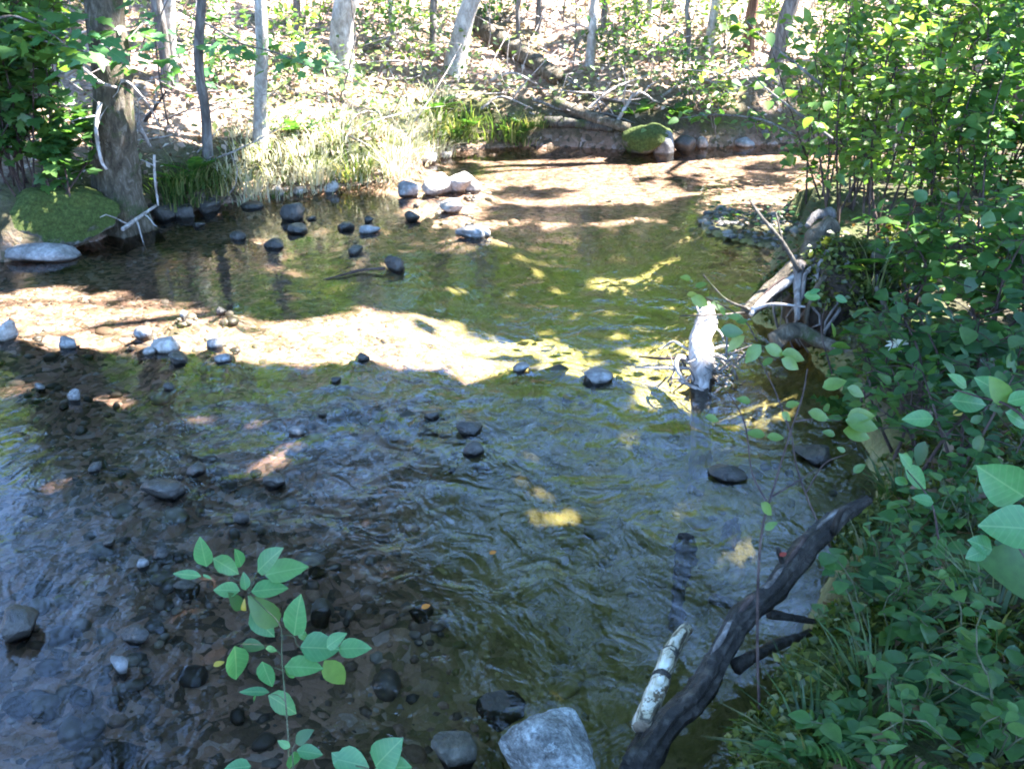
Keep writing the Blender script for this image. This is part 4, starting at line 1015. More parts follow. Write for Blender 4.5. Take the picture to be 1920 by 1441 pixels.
def leaf(parent, me, pos, d, nrm, size, name='leaf', off=None, label=None):
    o = bpy.data.objects.new(name, me); COL.objects.link(o); o.parent = parent
    o.matrix_basis = Matrix.Translation(Vector(pos) - Vector(off)) @ frame(d, nrm).to_4x4() @ Matrix.Scale(size, 4)
    if label: o['label'] = label
    return o
def merged_leaves(items, me):
    """many small leaves as one mesh: items = (pos, dir, normal, size)"""
    bv = np.array([v.co[:] for v in me.vertices]); bf = [tuple(p.vertices) for p in me.polygons]
    Vs = []; Fs = []; o = 0
    for p, d, n, s in items:
        m = np.array(frame(d, n)); Vs.append(np.asarray(p) + s * (bv @ m.T)); Fs += [tuple(i + o for i in f) for f in bf]; o += len(bv)
    return np.vstack(Vs), Fs
def rdir(r, up=0.2):
    d = r.normal(size=3); d[2] = d[2] * 0.45 - 0.1 + up * 0; return d / np.linalg.norm(d)

def shrub(label, base, height, spread, nst, nleaf, nextra, shape='ovate', mat='leaf_bright', size=0.055, seed=0, group='shrubs on the near bank', name='shrub', cat='shrub', lean=(0, 0), stem_r=0.008, stem_mat='twig_dark', flat=True):
    r = np.random.default_rng(3000 + seed); base = np.asarray(base, float)
    o = empty(name, base, label, cat, group); me = leaf_me(shape, mat); spots = []; twigs = []
    if group == 'shrubs on the near bank': size *= 1.22; nextra = int(nextra * .72)
    for s in range(nst):
        a = r.uniform(0, 6.28); rad = spread * r.uniform(0.25, 1.0); hh = height * r.uniform(0.65, 1.05)
        top = base + np.array([math.cos(a) * rad + lean[0], math.sin(a) * rad * 0.8 + lean[1], hh])
        b0 = base + np.array([r.normal() * .06, r.normal() * .06, -0.06])
        mid = b0 + (top - b0) * 0.5 + np.array([r.normal() * .08, r.normal() * .08, hh * 0.1])
        P = smooth_path([b0, mid, top], 12)
        part('stem', *tube(P, np.linspace(stem_r, stem_r * 0.3, 12), 5), M[stem_mat], o)
        for j in range(7):
            i = int(r.integers(3, 12)); q = P[i] + np.array([r.normal() * spread * .45, r.normal() * spread * .4, r.uniform(-.05, .22) * height])
            tw = limb_path(P[i], q, 6, seed=int(r.integers(1e6))); twigs.append(tube(tw, np.linspace(stem_r * .35, 0.0015, 6), 3))
            spots += [(tw[z], tw[z] - tw[z - 1]) for z in range(1, 6)]
        spots += [(P[z], P[z] - P[z - 1]) for z in range(4, 12)]
    part('twigs', *join(twigs), M[stem_mat], o, kind='stuff')
    def one():
        p, d = spots[int(r.integers(len(spots)))]
        side = rdir(r); dd = side + 0.5 * d / (np.linalg.norm(d) + 1e-6)
        nn = np.array([r.normal() * .45, r.normal() * .45, 1.0])
        return np.asarray(p) + side * r.uniform(0.0, 0.05) + r.normal(size=3) * 0.02, dd, nn, size * r.uniform(0.65, 1.3)
    for _ in range(nleaf):
        p, d, n, s = one(); leaf(o, me, p, d, n, s, off=base)
    if nextra:
        V, Fc = merged_leaves([one() for _ in range(nextra)], me)
        part('foliage', V, Fc, M[mat], o, kind='stuff', smooth=True)
    return o

SH = [  # px, py of the foot, height m, spread m, stems, leaves, extra leaves, shape, material, leaf size, label
    (1560, 430, 1.3, .28, 4, 130, 120, 'ovate', 'leaf_bright', .060, 'open shrub leaning over the roots of the mossy stump, water showing through it'),
    (1650, 440, 1.35, .42, 6, 230, 700, 'ovate', 'leaf_bright', .056, 'dense bright green shrub right behind the mossy stump'),
    (1735, 470, 1.15, .45, 6, 220, 700, 'ovate', 'leaf_bright', .056, 'dense shrub with sun flecks, right of the one behind the stump'),
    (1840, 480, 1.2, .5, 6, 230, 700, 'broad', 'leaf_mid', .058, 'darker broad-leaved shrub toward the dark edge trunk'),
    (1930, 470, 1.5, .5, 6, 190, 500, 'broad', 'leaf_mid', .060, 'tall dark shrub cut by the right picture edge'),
    (1600, 385, 1.5, .5, 5, 220, 600, 'ovate', 'leaf_bright', .058, 'tall airy shrub at the bend of the shore'),
    (1720, 370, 1.6, .6, 6, 220, 900, 'ovate', 'leaf_bright', .058, 'tall sunlit shrub in the middle of the thicket'),
    (1830, 360, 1.7, .6, 6, 200, 900, 'ovate', 'leaf_mid', .060, 'tall shrub below the tilted white trunk'),
    (1930, 350, 1.9, .6, 5, 150, 600, 'broad', 'leaf_mid', .062, 'tall shrub before the dark edge trunk'),
    (1540, 330, 1.6, .5, 4, 170, 300, 'ovate', 'leaf_bright', .060, 'thin-leaved shrub whose twigs hang over the upstream water'),
    (1640, 315, 1.9, .7, 5, 130, 1000, 'ovate', 'leaf_bright', .062, 'shrub at the back of the thicket left of the straight dark trunk'),
    (1770, 305, 2.0, .8, 5, 120, 1000, 'ovate', 'leaf_bright', .064, 'shrub at the back of the thicket right of the straight dark trunk'),
    (1900, 300, 2.1, .8, 5, 100, 900, 'ovate', 'leaf_mid', .064, 'rearmost shrub beside the dark edge trunk'),
    (1535, 372, 1.55, .42, 4, 130, 140, 'ovate', 'leaf_bright', .058, 'airy shrub reaching farthest out over the upstream water'),
    (1600, 400, 1.2, .35, 5, 120, 300, 'ovate', 'leaf_bright', .056, 'bright shrub filling the gap between the stump and the tall airy shrub'),
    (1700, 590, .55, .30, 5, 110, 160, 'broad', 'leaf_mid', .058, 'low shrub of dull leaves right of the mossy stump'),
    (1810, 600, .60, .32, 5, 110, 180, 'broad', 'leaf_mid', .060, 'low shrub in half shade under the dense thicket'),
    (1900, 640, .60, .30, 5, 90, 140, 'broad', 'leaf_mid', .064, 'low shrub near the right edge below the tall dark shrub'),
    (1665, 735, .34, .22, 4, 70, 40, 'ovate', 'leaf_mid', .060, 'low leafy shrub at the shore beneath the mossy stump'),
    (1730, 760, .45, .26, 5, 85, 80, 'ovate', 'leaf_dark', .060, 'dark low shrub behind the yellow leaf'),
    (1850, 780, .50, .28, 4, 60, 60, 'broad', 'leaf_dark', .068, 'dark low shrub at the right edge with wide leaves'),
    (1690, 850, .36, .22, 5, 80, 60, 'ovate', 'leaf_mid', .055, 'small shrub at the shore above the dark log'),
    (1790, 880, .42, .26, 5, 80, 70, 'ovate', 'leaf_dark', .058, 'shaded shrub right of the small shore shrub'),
]
for k, (px, py, h, s, ns, nl, ne, shp, mt, sz, lab) in enumerate(SH):
    shrub(lab, T(px, py), h, s, ns, nl, ne, shp, mt, sz, k, lean=(-0.3, -0.05) if 'farthest out' in lab else (-0.12, -0.05) if k in (0, 5, 9) else (0, 0))

# young saplings at the near bank, stems and every leaf set by hand
def sapling(label, stems, leaves, shape, mat, name='sapling', cat='sapling', group=None, stem_mat='twig_dark', rr=.005):
    base = path_y(stems[0][:1])[0]
    o = empty(name, base, label, cat, group)
    for k, s in enumerate(stems):
        P = smooth_path(path_y(s), 8 + 3 * len(s)); w = rr if k == 0 else rr * 0.6
        part('stem' if k == 0 else 'twig', *tube(P, np.linspace(w, w * 0.4, len(P)), 6, 0.1), M[stem_mat], o)
    for q in leaves:
        bx, by, tx, ty, y = q[:5]; mt = q[5] if len(q) > 5 and q[5] else mat; shp = q[6] if len(q) > 6 else shape
        a = D(bx, by, y); wd = q[7] if len(q) > 7 else 0.0
        b = D(tx, ty, y + wd); d = b - a
        view = np.array([0, 0, CAM_H]) - a; view /= np.linalg.norm(view)
        n = view * 0.9 + np.array([random.uniform(-.6, .6), 0, random.uniform(.2, .9)])
        lf = leaf(o, leaf_me(shp, mt), a, d, n, np.linalg.norm(d), off=base)
        if mt != mat: lf['label'] = {'leaf_yellowgreen': 'yellowing leaf', 'leaf_dark': 'darker green leaf', 'leaf_yellow': 'yellow leaf'}.get(mt, 'leaf of another green')
    return o
fb = [(930,292,895,165),(958,255,1082,325),(905,335,770,318),(912,328,955,348),(1085,292,1065,215),(1160,315,1258,205),(1195,330,1380,285),(1105,398,1098,318),(1130,405,1297,380),(1080,400,955,393),
      (1085,487,1035,410),(1125,500,1238,612),(1250,560,1120,430),(1325,602,1342,425),(1335,590,1395,615),(1350,655,1530,655),(1470,655,1552,590),(1520,662,1668,655),(1280,742,1452,742),(1460,713,1556,830),
      (1280,742,1335,790),(1195,660,1250,668),(1055,650,1075,812),(1090,640,1190,655),(1180,718,1222,842),(1212,856,1072,850),(1207,870,1345,952),(1140,880,1150,895)]
L = []
for k, (a, b, c, d) in enumerate(fb):
    mt = {19: 'leaf_yellowgreen', 10: 'leaf_dark', 12: 'leaf_dark', 23: 'leaf_dark'}.get(k)
    shp = {2: 'narrow', 3: 'narrow', 25: 'narrow', 20: 'ovate', 15: 'broad'}.get(k, 'ovate')
    yy = 1.36 if k < 12 else 1.30
    L.append((a / 2.4, 940 + b / 2.4, c / 2.4, 940 + d / 2.4, yy + 0.02 * math.sin(k * 2.3) + (0.03 if mt == 'leaf_dark' else 0), mt, shp, 0.01 * math.sin(k)))
def z7(x, y, yy): return (x / 2.4, 940 + y / 2.4, yy)
L.append((*z7(1105, 490, 0)[:2], *z7(1095, 445, 0)[:2], 1.35, 'leaf_yellow', 'curl'))
sapling('slender twig with mint-green oval leaves standing before the dark near water', [
    [z7(1300, 1400, 1.16), z7(1298, 1110, 1.2), z7(1290, 960, 1.24), z7(1278, 820, 1.27), z7(1268, 690, 1.29), z7(1262, 560, 1.31), z7(1180, 470, 1.33), z7(1120, 410, 1.35), z7(1085, 360, 1.36), z7(940, 300, 1.37)],
    [z7(1120, 410, 1.35), z7(1150, 330, 1.36), z7(1160, 315, 1.36)], [z7(1262, 600, 1.31), z7(1320, 605, 1.30), z7(1350, 655, 1.30), z7(1470, 690, 1.30)], [z7(1268, 690, 1.29), z7(1215, 650, 1.3), z7(1090, 640, 1.3), z7(1055, 650, 1.3)],
    [z7(1278, 760, 1.28), z7(1220, 740, 1.29), z7(1180, 718, 1.3)], [z7(1285, 900, 1.25), z7(1250, 870, 1.27), z7(1207, 868, 1.28)], [z7(1268, 720, 1.29), z7(1280, 742, 1.30), z7(1460, 713, 1.30)]],
    L, 'ovate', 'leaf_cool', group='leafy twigs at the near bank', rr=0.0016, stem_mat='stem_green')
fb2 = [(1305,1105,1250,1075),(1330,1085,1405,1025),(1335,1118,1455,1135),(1325,1122,1310,1210)]
sapling('small sprig of four leaves just under the mint-green leafy twig', [[z7(1330, 1330, 1.08), z7(1320, 1200, 1.1), z7(1315, 1110, 1.12)], [z7(1315, 1110, 1.12), z7(1330, 1085, 1.12)]],
        [(a / 2.4, 940 + b / 2.4, c / 2.4, 940 + d / 2.4, 1.12, 'leaf_dark' if k == 1 else None, 'ovate') for k, (a, b, c, d) in enumerate(fb2)], 'ovate', 'leaf_cool', group='leafy twigs at the near bank', rr=0.0016, stem_mat='stem_green')
fb3 = [(1500,1155,1665,1190),(1690,1190,1795,1072),(1690,1200,1850,1185),(1570,1200,1500,1130),(1640,1230,1560,1260)]
sapling('leaf cluster at the bottom edge right of the small sprig', [[z7(1690, 1420, 1.06), z7(1680, 1260, 1.09), z7(1660, 1200, 1.1)], [z7(1660, 1200, 1.1), z7(1570, 1180, 1.1), z7(1500, 1155, 1.1)]],
        [(a / 2.4, 940 + b / 2.4, c / 2.4, 940 + d / 2.4, 1.1, None, 'broad') for a, b, c, d in fb3], 'ovate', 'leaf_cool', group='leafy twigs at the near bank', rr=0.0016, stem_mat='stem_green')
sapling('single leaf tip at the bottom edge left of the small sprig', [[z7(1100, 1400, 1.06), z7(1110, 1260, 1.09), z7(1125, 1190, 1.1)]], [(*z7(1130, 1190, 0)[:2], *z7(1000, 1200, 0)[:2], 1.1, None, 'ovate'), (*z7(1120, 1215, 0)[:2], *z7(1010, 1260, 0)[:2], 1.1, None, 'ovate')],
        'ovate', 'leaf_cool', group='leafy twigs at the near bank', rr=0.0016, stem_mat='stem_green')

def z6(x, y, yy): return (1180 + x * 0.3854, 480 + y * 0.3854, yy)
def z6l(a, b, c, d, y, mt=None, shp='ovate'): return (*z6(a, b, 0)[:2], *z6(c, d, 0)[:2], y, mt, shp)
sapling('thin dark sapling with sparse bright leaves standing in front of the dark log', [
    [(1440, 1395, 2.02), (1424, 1320, 2.05), (1420, 1150, 2.12), (1428, 1000, 2.2), (1455, 900, 2.3), (1482, 810, 2.38), (1505, 740, 2.45), (1514, 690, 2.5)],
    [(1482, 810, 2.38), (1462, 755, 2.42), (1445, 715, 2.45), (1415, 660, 2.5), (1395, 640, 2.52)], [(1440, 945, 2.25), (1410, 885, 2.3), (1398, 800, 2.35), (1375, 750, 2.4), (1352, 722, 2.42)], [(1448, 930, 2.27), (1490, 905, 2.3), (1530, 880, 2.3)],
    [(1490, 790, 2.4), (1530, 785, 2.42), (1580, 790, 2.42)]],
    [z6l(440, 360, 560, 370, 2.5), z6l(560, 390, 470, 460, 2.5), z6l(640, 430, 560, 520, 2.48), z6l(660, 440, 760, 480, 2.5), z6l(740, 470, 860, 500, 2.5), z6l(700, 500, 640, 530, 2.48), z6l(740, 500, 830, 550, 2.46),
     z6l(520, 320, 580, 310, 2.52), z6l(590, 710, 520, 690, 2.42), z6l(760, 730, 830, 710, 2.4), z6l(740, 760, 790, 800, 2.4), z6l(660, 870, 570, 855, 2.35), z6l(670, 880, 755, 880, 2.35), z6l(870, 760, 980, 790, 2.42), z6l(1060, 780, 1200, 770, 2.42),
     z6l(1050, 800, 1220, 830, 2.4), z6l(1040, 850, 1180, 880, 2.4), z6l(940, 640, 1060, 600, 2.5), z6l(1060, 640, 1150, 680, 2.5), z6l(370, 780, 440, 800, 2.4, 'leaf_yellowgreen'), z6l(640, 1200, 700, 1260, 2.2), z6l(660, 1330, 720, 1290, 2.2),
     z6l(540, 300, 480, 290, 2.5)], 'broad', 'leaf_bright', group='saplings at the near bank', rr=0.0045)
sapling('second thin sapling forking by the upper end of the dark log', [[(1600, 1085, 2.75), (1560, 1030, 2.75), (1525, 960, 2.76), (1495, 880, 2.78), (1485, 820, 2.8), (1475, 790, 2.82)], [(1510, 925, 2.77), (1545, 870, 2.8), (1590, 850, 2.8)]],
    [z6l(1050, 950, 1010, 930, 2.8), z6l(1090, 1050, 1150, 1010, 2.8), z6l(1330, 960, 1370, 1000, 2.75), z6l(1300, 1080, 1360, 1110, 2.75), z6l(1000, 870, 940, 850, 2.8)], 'broad', 'leaf_bright', group='saplings at the near bank', rr=0.0045)
sapling('twig of toothless leaves above the driftwood snag', [[(1420, 640, 4.3), (1395, 600, 4.4), (1350, 570, 4.5), (1310, 555, 4.55), (1285, 545, 4.6)]],
    [z6l(300, 200, 390, 240, 4.5), z6l(390, 230, 470, 260, 4.5), z6l(320, 150, 380, 130, 4.5), z6l(300, 110, 245, 100, 4.55), z6l(280, 190, 330, 180, 4.5), z6l(500, 290, 580, 330, 4.4), z6l(440, 250, 470, 290, 4.4)], 'ovate', 'leaf_bright', group='saplings at the near bank', rr=0.004)
sapling('two pale leaves on a stem before the mossy stump', [[(1560, 700, 4.0), (1540, 620, 4.05), (1550, 560, 4.1)]], [z6l(850, 190, 935, 200, 4.1), z6l(1000, 200, 1065, 220, 4.1), z6l(880, 180, 930, 160, 4.1)], 'broad', 'leaf_cool', group='saplings at the near bank', rr=0.004)
sapling('sapling with large close leaves entering at the right edge', [[(1960, 900, 1.9), (1930, 800, 1.95), (1890, 760, 2.0), (1840, 745, 2.05), (1790, 730, 2.1)], [(1930, 800, 1.95), (1905, 850, 1.9)]],
    [z6l(1640, 640, 1560, 570, 2.1), z6l(1560, 700, 1750, 720, 2.08), z6l(1840, 720, 1760, 590, 2.02, 'leaf_yellowgreen'), z6l(1830, 680, 1690, 590, 2.05), z6l(1840, 710, 1990, 670, 2.0), z6l(1830, 760, 1960, 830, 2.0), z6l(1900, 740, 2010, 760, 2.0), z6l(1480, 790, 1330, 790, 2.15)],
    'broad', 'leaf_cool', group='saplings at the near bank', rr=0.0045)
sapling('plant with the widest round leaf of the near bank, right edge', [[(1960, 1120, 1.75), (1930, 1060, 1.8), (1900, 1010, 1.85)]],
    [z6l(1990, 1330, 1720, 1300, 1.85, None, 'broad'), (1990, 1100, 1850, 1040, 1.83, 'leaf_dark', 'broad'), (1860, 1030, 1820, 1010, 1.85), (1920, 930, 1840, 880, 1.95), (1850, 1030, 1810, 1045, 1.84)], 'broad', 'leaf_cool', group='saplings at the near bank', rr=0.004)
sapling('plant with two pointed leaves above the dark log end', [[(1760, 1010, 2.3), (1745, 940, 2.35), (1700, 880, 2.4)]], [z6l(1340, 1030, 1460, 1130, 2.4), z6l(1290, 1080, 1350, 1110, 2.4), z6l(1370, 1030, 1320, 960, 2.4), z6l(1480, 1200, 1380, 1170, 2.3)], 'broad', 'leaf_cool', group='saplings at the near bank', rr=0.0035)
# left bank: maples hanging in from the opposite side
def spray(label, path, n, shape, mat, size, seed, wid=0.2, group='leafy branches over the opposite bank', name='maple_branch', rr=.01):
    r = np.random.default_rng(6000 + seed); P = smooth_path(path_y(path), 16); o = empty(name, P[0], label, 'branch', group)
    part('stem', *tube(P, np.linspace(rr, rr * .3, 16), 6), M['bark_grey'], o)
    for j in range(n):
        i = int(r.integers(2, 16)); sd = np.array([r.normal() * wid, r.normal() * wid, r.normal() * wid * 0.28])
        leaf(o, leaf_me(shape, mat), P[i] + sd, [r.normal(), r.normal(), -0.3], [r.normal() * .3, r.normal() * .3 - .15, 1], size * r.uniform(.7, 1.25), off=P[0])
spray('maple branch with sunlit leaves passing in front of the thick tree', [(-40, 30, 7.0), (60, 70, 6.8), (150, 95, 6.7), (240, 120, 6.7)], 60, 'maple', 'leaf_cool', .12, 1)  # lighter leaf colour stands in for the sunlight on this branch
spray('maple branch with dim leaves in the upper left corner', [(-60, 60, 6.2), (20, 30, 6.3), (90, 60, 6.4), (130, 90, 6.5)], 55, 'maple', 'leaf_mid', .12, 2, .25)
spray('mint-green leaf spray hanging before the widened pale trunk', [(380, 40, 9.0), (450, 80, 8.6), (520, 100, 8.4), (600, 135, 8.3)], 60, 'maple', 'leaf_cool', .11, 3, .2)
spray('small leaf spray beside the slim straight trunk', [(330, 90, 9.0), (350, 140, 8.8), (372, 150, 8.8)], 22, 'maple', 'leaf_cool', .10, 4, .16)
spray('leafy twig across the middle of the thick tree trunk', [(285, 30, 7.6), (262, 50, 7.4), (240, 75, 7.2)], 20, 'maple', 'leaf_cool', .10, 5, .14)
spray('thin leafy branch over the far water at the thicket', [(1500, 260, 8.0), (1430, 225, 8.2), (1340, 215, 8.4), (1270, 222, 8.5)], 60, 'ovate', 'leaf_mid', .085, 6, .14)
spray('leafy branch at the top edge over the litter slope', [(1540, 160, 6.0), (1480, 110, 6.0), (1430, 70, 6.1), (1400, 40, 6.1)], 36, 'broad', 'leaf_bright', .075, 7, .13)
spray('hanging leafy twig left of the tilting grey trunk', [(1560, 260, 5.6), (1480, 200, 5.6), (1430, 160, 5.7), (1395, 120, 5.7)], 32, 'broad', 'leaf_bright', .07, 8, .12)
MP = [(30, 330, 1.5, .45, 'shaded maple bush before the dark trunk at the left edge'), (70, 350, 1.2, .28, 'shaded maple bush with a few sunlit leaves left of the thick tree'), (60, 400, .8, .45, 'low leafy bush growing on the huge mossy block'),
      (130, 375, .6, .18, 'dark little bush in the angle between mossy block and thick tree'), (5, 390, .7, .4, 'sunlit little bush at the left edge on the mossy block'), (-30, 260, 1.7, .5, 'tall shaded maple bush cut by the left edge'), (90, 230, 1.3, .3, 'maple bush uphill behind the pale forked branch')]
for k, (px, py, h, s, lab) in enumerate(MP):
    b = D(px, py, 7.9 if k == 6 else 7.05 - 0.08 * (k > 1)); b[2] = max(b[2], float(Hz(b[0], b[1])))
    shrub(lab, b, h, s, 5, 130, 110, 'maple', 'leaf_mid' if k != 4 else 'leaf_cool', .10, 60 + k, 'bushes of the opposite bank', 'bush', 'bush')  # sun on the one bush is put into a lighter leaf colour
# ferns and grass of the far bank
def grass_tuft(px, py, h, n, mat, label, group, spread=.12, seed=0, name='grass_tuft', base=None, cat='grass'):
    b = T(px, py) if base is None else base; r = np.random.default_rng(7000 + seed)
    V = []; Fc = []; o = 0
    for _ in range(n):
        a = r.uniform(0, 6.28); out = np.array([math.cos(a), math.sin(a), 0]); p = b + out * spread * math.sqrt(r.uniform()) + np.array([0, 0, -.03]); L = h * r.uniform(.5, 1.15); bend = r.uniform(.3, 1.5)
        sd = np.array([-out[1], out[0], 0]); w = 0.006 * r.uniform(.6, 1.4) * max(1, h * 2)
        for i, t in enumerate((0, .35, .7, 1.0)):
            c = p + out * bend * L * t * t * .8 + np.array([0, 0, L * (t - .35 * bend * t * t)])
            ww = w * (1 - t) + .0006
            V += [c - sd * ww, c + sd * ww]
        for i in range(3):
            q = o + 2 * i; Fc.append((q, q + 1, q + 3, q + 2))
        o += 8
    return solo(name, np.array(V), np.array(Fc), M[mat], b, label, cat, group, smooth=True)
def grass_field(name, px0, px1, line, rows, step, n, h, mat, sp, seed):
    r = np.random.default_rng(seed); Vs = []; Fs = []; o = 0
    for px in np.arange(px0, px1, step):
        for row in range(rows):
            x = px + r.uniform(-step, step) * .6; y = line(px) - 4 - row * 24 + r.uniform(-8, 8)
            if r.uniform() < .3: continue
            t = grass_tuft(x, y, h * r.uniform(.3, 1.3), n, mat, '', '', sp, int(r.integers(1e6)), name='tmp')
            me = t.data; v = np.empty(len(me.vertices) * 3); me.vertices.foreach_get('co', v); f = np.empty(len(me.polygons) * 4, int); me.polygons.foreach_get('vertices', f)
            Vs.append(v.reshape(-1, 3) + np.array(t.location)); Fs.append(f.reshape(-1, 4) + o); o += len(v) // 3
            bpy.data.objects.remove(t); bpy.data.meshes.remove(me)
    return tag(put(name, mesh(name, np.vstack(Vs), np.vstack(Fs), M[mat])), kind='stuff')
line1 = lambda px: np.interp(px, [420, 560, 740, 830], [376, 358, 332, 283])
grass_field('grass', 430, 830, line1, 6, 17, 40, .20, 'grass_pale', .22, 1)
grass_field('grass', 430, 830, line1, 5, 48, 30, .18, 'grass', .2, 11)
grass_field('grass', 790, 910, lambda p: 262, 3, 18, 46, .26, 'grass', .2, 2)
grass_field('grass', 930, 1010, lambda p: 262, 2, 18, 46, .26, 'grass', .2, 3)
grass_field('grass', 300, 430, lambda p: np.interp(p, [300, 430], [385, 360]), 3, 20, 40, .22, 'grass', .2, 4)
for j, (px, py, h, mt, lab) in enumerate([(660, 330, .42, 'grass', 'tall greenish tuft in the middle of the sunlit grass bank'), (590, 335, .4, 'grass_pale', 'whitish tuft bending over the shore below the bleached white trunk'), (735, 318, .4, 'grass_pale', 'pale tuft hanging over the water near the grassy point'),
        (470, 352, .36, 'grass_pale', 'pale tuft beside the foot of the widened pale trunk'), (855, 258, .42, 'grass', 'lush green tuft on the shore behind the grassy point'), (960, 258, .4, 'grass', 'lush green tuft right of the vertical light streak'), (350, 345, .34, 'grass', 'green tuft on the shaded bank edge right of the thick tree'), (310, 372, .3, 'grass_dark', 'dark tuft overhanging the shaded shore rocks')]):
    grass_tuft(px, py, h, 90, mt, lab, 'grass tufts of the far bank', .16, 300 + j)
def fern(base, label, n, size, mat, seed, group, shape='frond', name='fern', cat='fern', up=.9):
    r = np.random.default_rng(8000 + seed); o = empty(name, base, label, cat, group)
    for j in range(n):
        a = 6.28 * j / n + r.normal() * .4; d = [math.cos(a), math.sin(a), up * r.uniform(.6, 1.3)]
        leaf(o, leaf_me(shape, mat), np.asarray(base) + r.normal(size=3) * .015, d, [-d[0] * .6, -d[1] * .6, 1.2], size * r.uniform(.7, 1.15), 'frond' if shape == 'frond' else 'leaf', off=base)
    return o
for j, (px, py, lab) in enumerate([(850, 255, 'fern at the water edge under the brown log head'), (880, 235, 'bright fern just uphill of the shore grass'), (965, 255, 'fern right of the vertical light streak'), (985, 240, 'smaller fern behind the streak-side fern'), (330, 340, 'fern in the shade right of the thick tree'),
                                   (360, 320, 'fern under the slim straight trunk'), (1190, 215, 'fern by the heap of dead branches'), (1270, 215, 'fern above the dark shore boulders'), (820, 205, 'fern beside the root foot of the leaning white tree'), (560, 250, 'fern by the widened pale trunk')]):
    fern(T(px, py), lab, 12, .26, 'leaf_mid', j, 'ferns of the far bank')
# understory on the far slope
US = [(700, 90, 'low green bush right of the bleached white trunk'), (735, 55, 'leafy bush uphill of the bleached white trunk'), (600, 50, 'sunlit bush behind the mint-green leaf spray'), (1150, 150, 'scrubby bush right of the thin white trunk'), (1230, 120, 'scrubby bush among pale sticks on the slope'),
      (1060, 40, 'small bush at the top of the slanting log'), (1290, 190, 'small bush over the dark shore boulders'), (1370, 90, 'bush left of the reddish brown trunk'), (1180, 60, 'grey-green bush high on the slope'), (950, 40, 'tuft-like bush above the slanting brown log'), (1450, 60, 'bush at the foot of the tilting grey trunk'),
      (540, 130, 'little bush left of the bleached white trunk'), (440, 180, 'little bush between the slim and the widened trunk'), (1340, 240, 'low bush on the overhanging far bank'), (780, 150, 'bush below the narrow grey trunk'), (900, 60, 'bush behind the leaning white tree'),
      (1560, 140, 'pale green bush behind the thicket on the left'), (1660, 120, 'pale green bush behind the straight dark trunk'), (1760, 150, 'pale green bush behind the tilted white trunk'), (1860, 120, 'pale green bush at the far right of the slope')]
for k, (px, py, lab) in enumerate(US):
    shrub(lab, T(px, py), rng.uniform(.5, .9) + (.5 if k > 15 else 0), .4 + (.3 if k > 15 else 0), 4, 0, 420 if k > 15 else 170, 'ovate', 'leaf_bright' if k % 3 else 'leaf_mid', .07, 100 + k, 'bushes on the far slope', 'bush', 'bush', stem_mat='bark_grey')
n = 60000
p = np.stack([rng.uniform(-11, 11, n), rng.uniform(7.6, 20, n)], -1); z, ins, al, w, b = land(p[:, 0], p[:, 1])
kk = (~ins) & (w > .45) & (b > .25) & (fbm(p[:, 0] * .9, p[:, 1] * .9, 181) > .50)
q = np.column_stack([p, z + .04 + rng.uniform(0, 1, n) ** 2 * .45])[kk][:25000]
V, Fq = quads(q, .075, up=.8)
tag(put('undergrowth', mesh('undergrowth', V, Fq, M['leaf_pale'], False)), kind='stuff')
n = 26000
p = np.stack([rng.uniform(-32, 32, n), rng.uniform(19, 42, n)], -1); z = Hz(p[:, 0], p[:, 1])
kk = fbm(p[:, 0] * .35, p[:, 1] * .35, 171) > .36
q = np.column_stack([p, z + .4 + rng.uniform(0, 1, n) ** 1.4 * 6.5])[kk]
q = q[q[:, 2] < (np.hypot(q[:, 0], q[:, 1] - 3)) * math.tan(math.radians(23))]
V, Fq = quads(q, .75)
tag(put('far_wood', mesh('far_wood', V, Fq, M['leaf_bright'], False)), kind='stuff')
# leaf litter and twigs
n = 75000
p = np.stack([rng.uniform(-12, 12, n), rng.uniform(7.2, 21, n)], -1); z, ins, al, w, b = land(p[:, 0], p[:, 1])
k = (~ins) & (w > .45) & (b > .15)
V, Fq = quads(np.column_stack([p, z + .015 + rng.uniform(0, .05, n)])[k], .065, up=1.6)
tag(put('leaf_litter', mesh('leaf_litter', V, Fq, M['dry_leaf'], False)), kind='stuff')
n = 9000
p = np.stack([rng.uniform(.3, 7, n), rng.uniform(1.2, 9.5, n)], -1); z, ins, al, w, b = land(p[:, 0], p[:, 1])
k = (~ins) & (w < .5) & (b > .06)
V, Fq = quads(np.column_stack([p, z + .012 + rng.uniform(0, .03, n)])[k][:3500], .06, up=1.6)
tag(put('leaf_litter', mesh('leaf_litter', V, Fq, M['dry_leaf_brown'], False)), kind='stuff')
tw = []
for _ in range(1500):
    x, y = rng.uniform(-9, 9), rng.uniform(8, 18); z, ins, al, w, b = land(np.array([x]), np.array([y]))
    if ins[0] or w[0] < .45: continue
    a = np.array([x, y, z[0] + .03]); d = rng.normal(size=3) * .28; d[2] = abs(d[2]) * .5
    tw.append(tube(smooth_path([a, a + d + rng.normal(size=3) * .03, a + 2 * d], 4), [.008, .007, .005, .002], 4))
V, Fc = join(tw)
tag(put('twig_litter', mesh('twig_litter', V, Fc, M['dead_wood'])), kind='stuff')
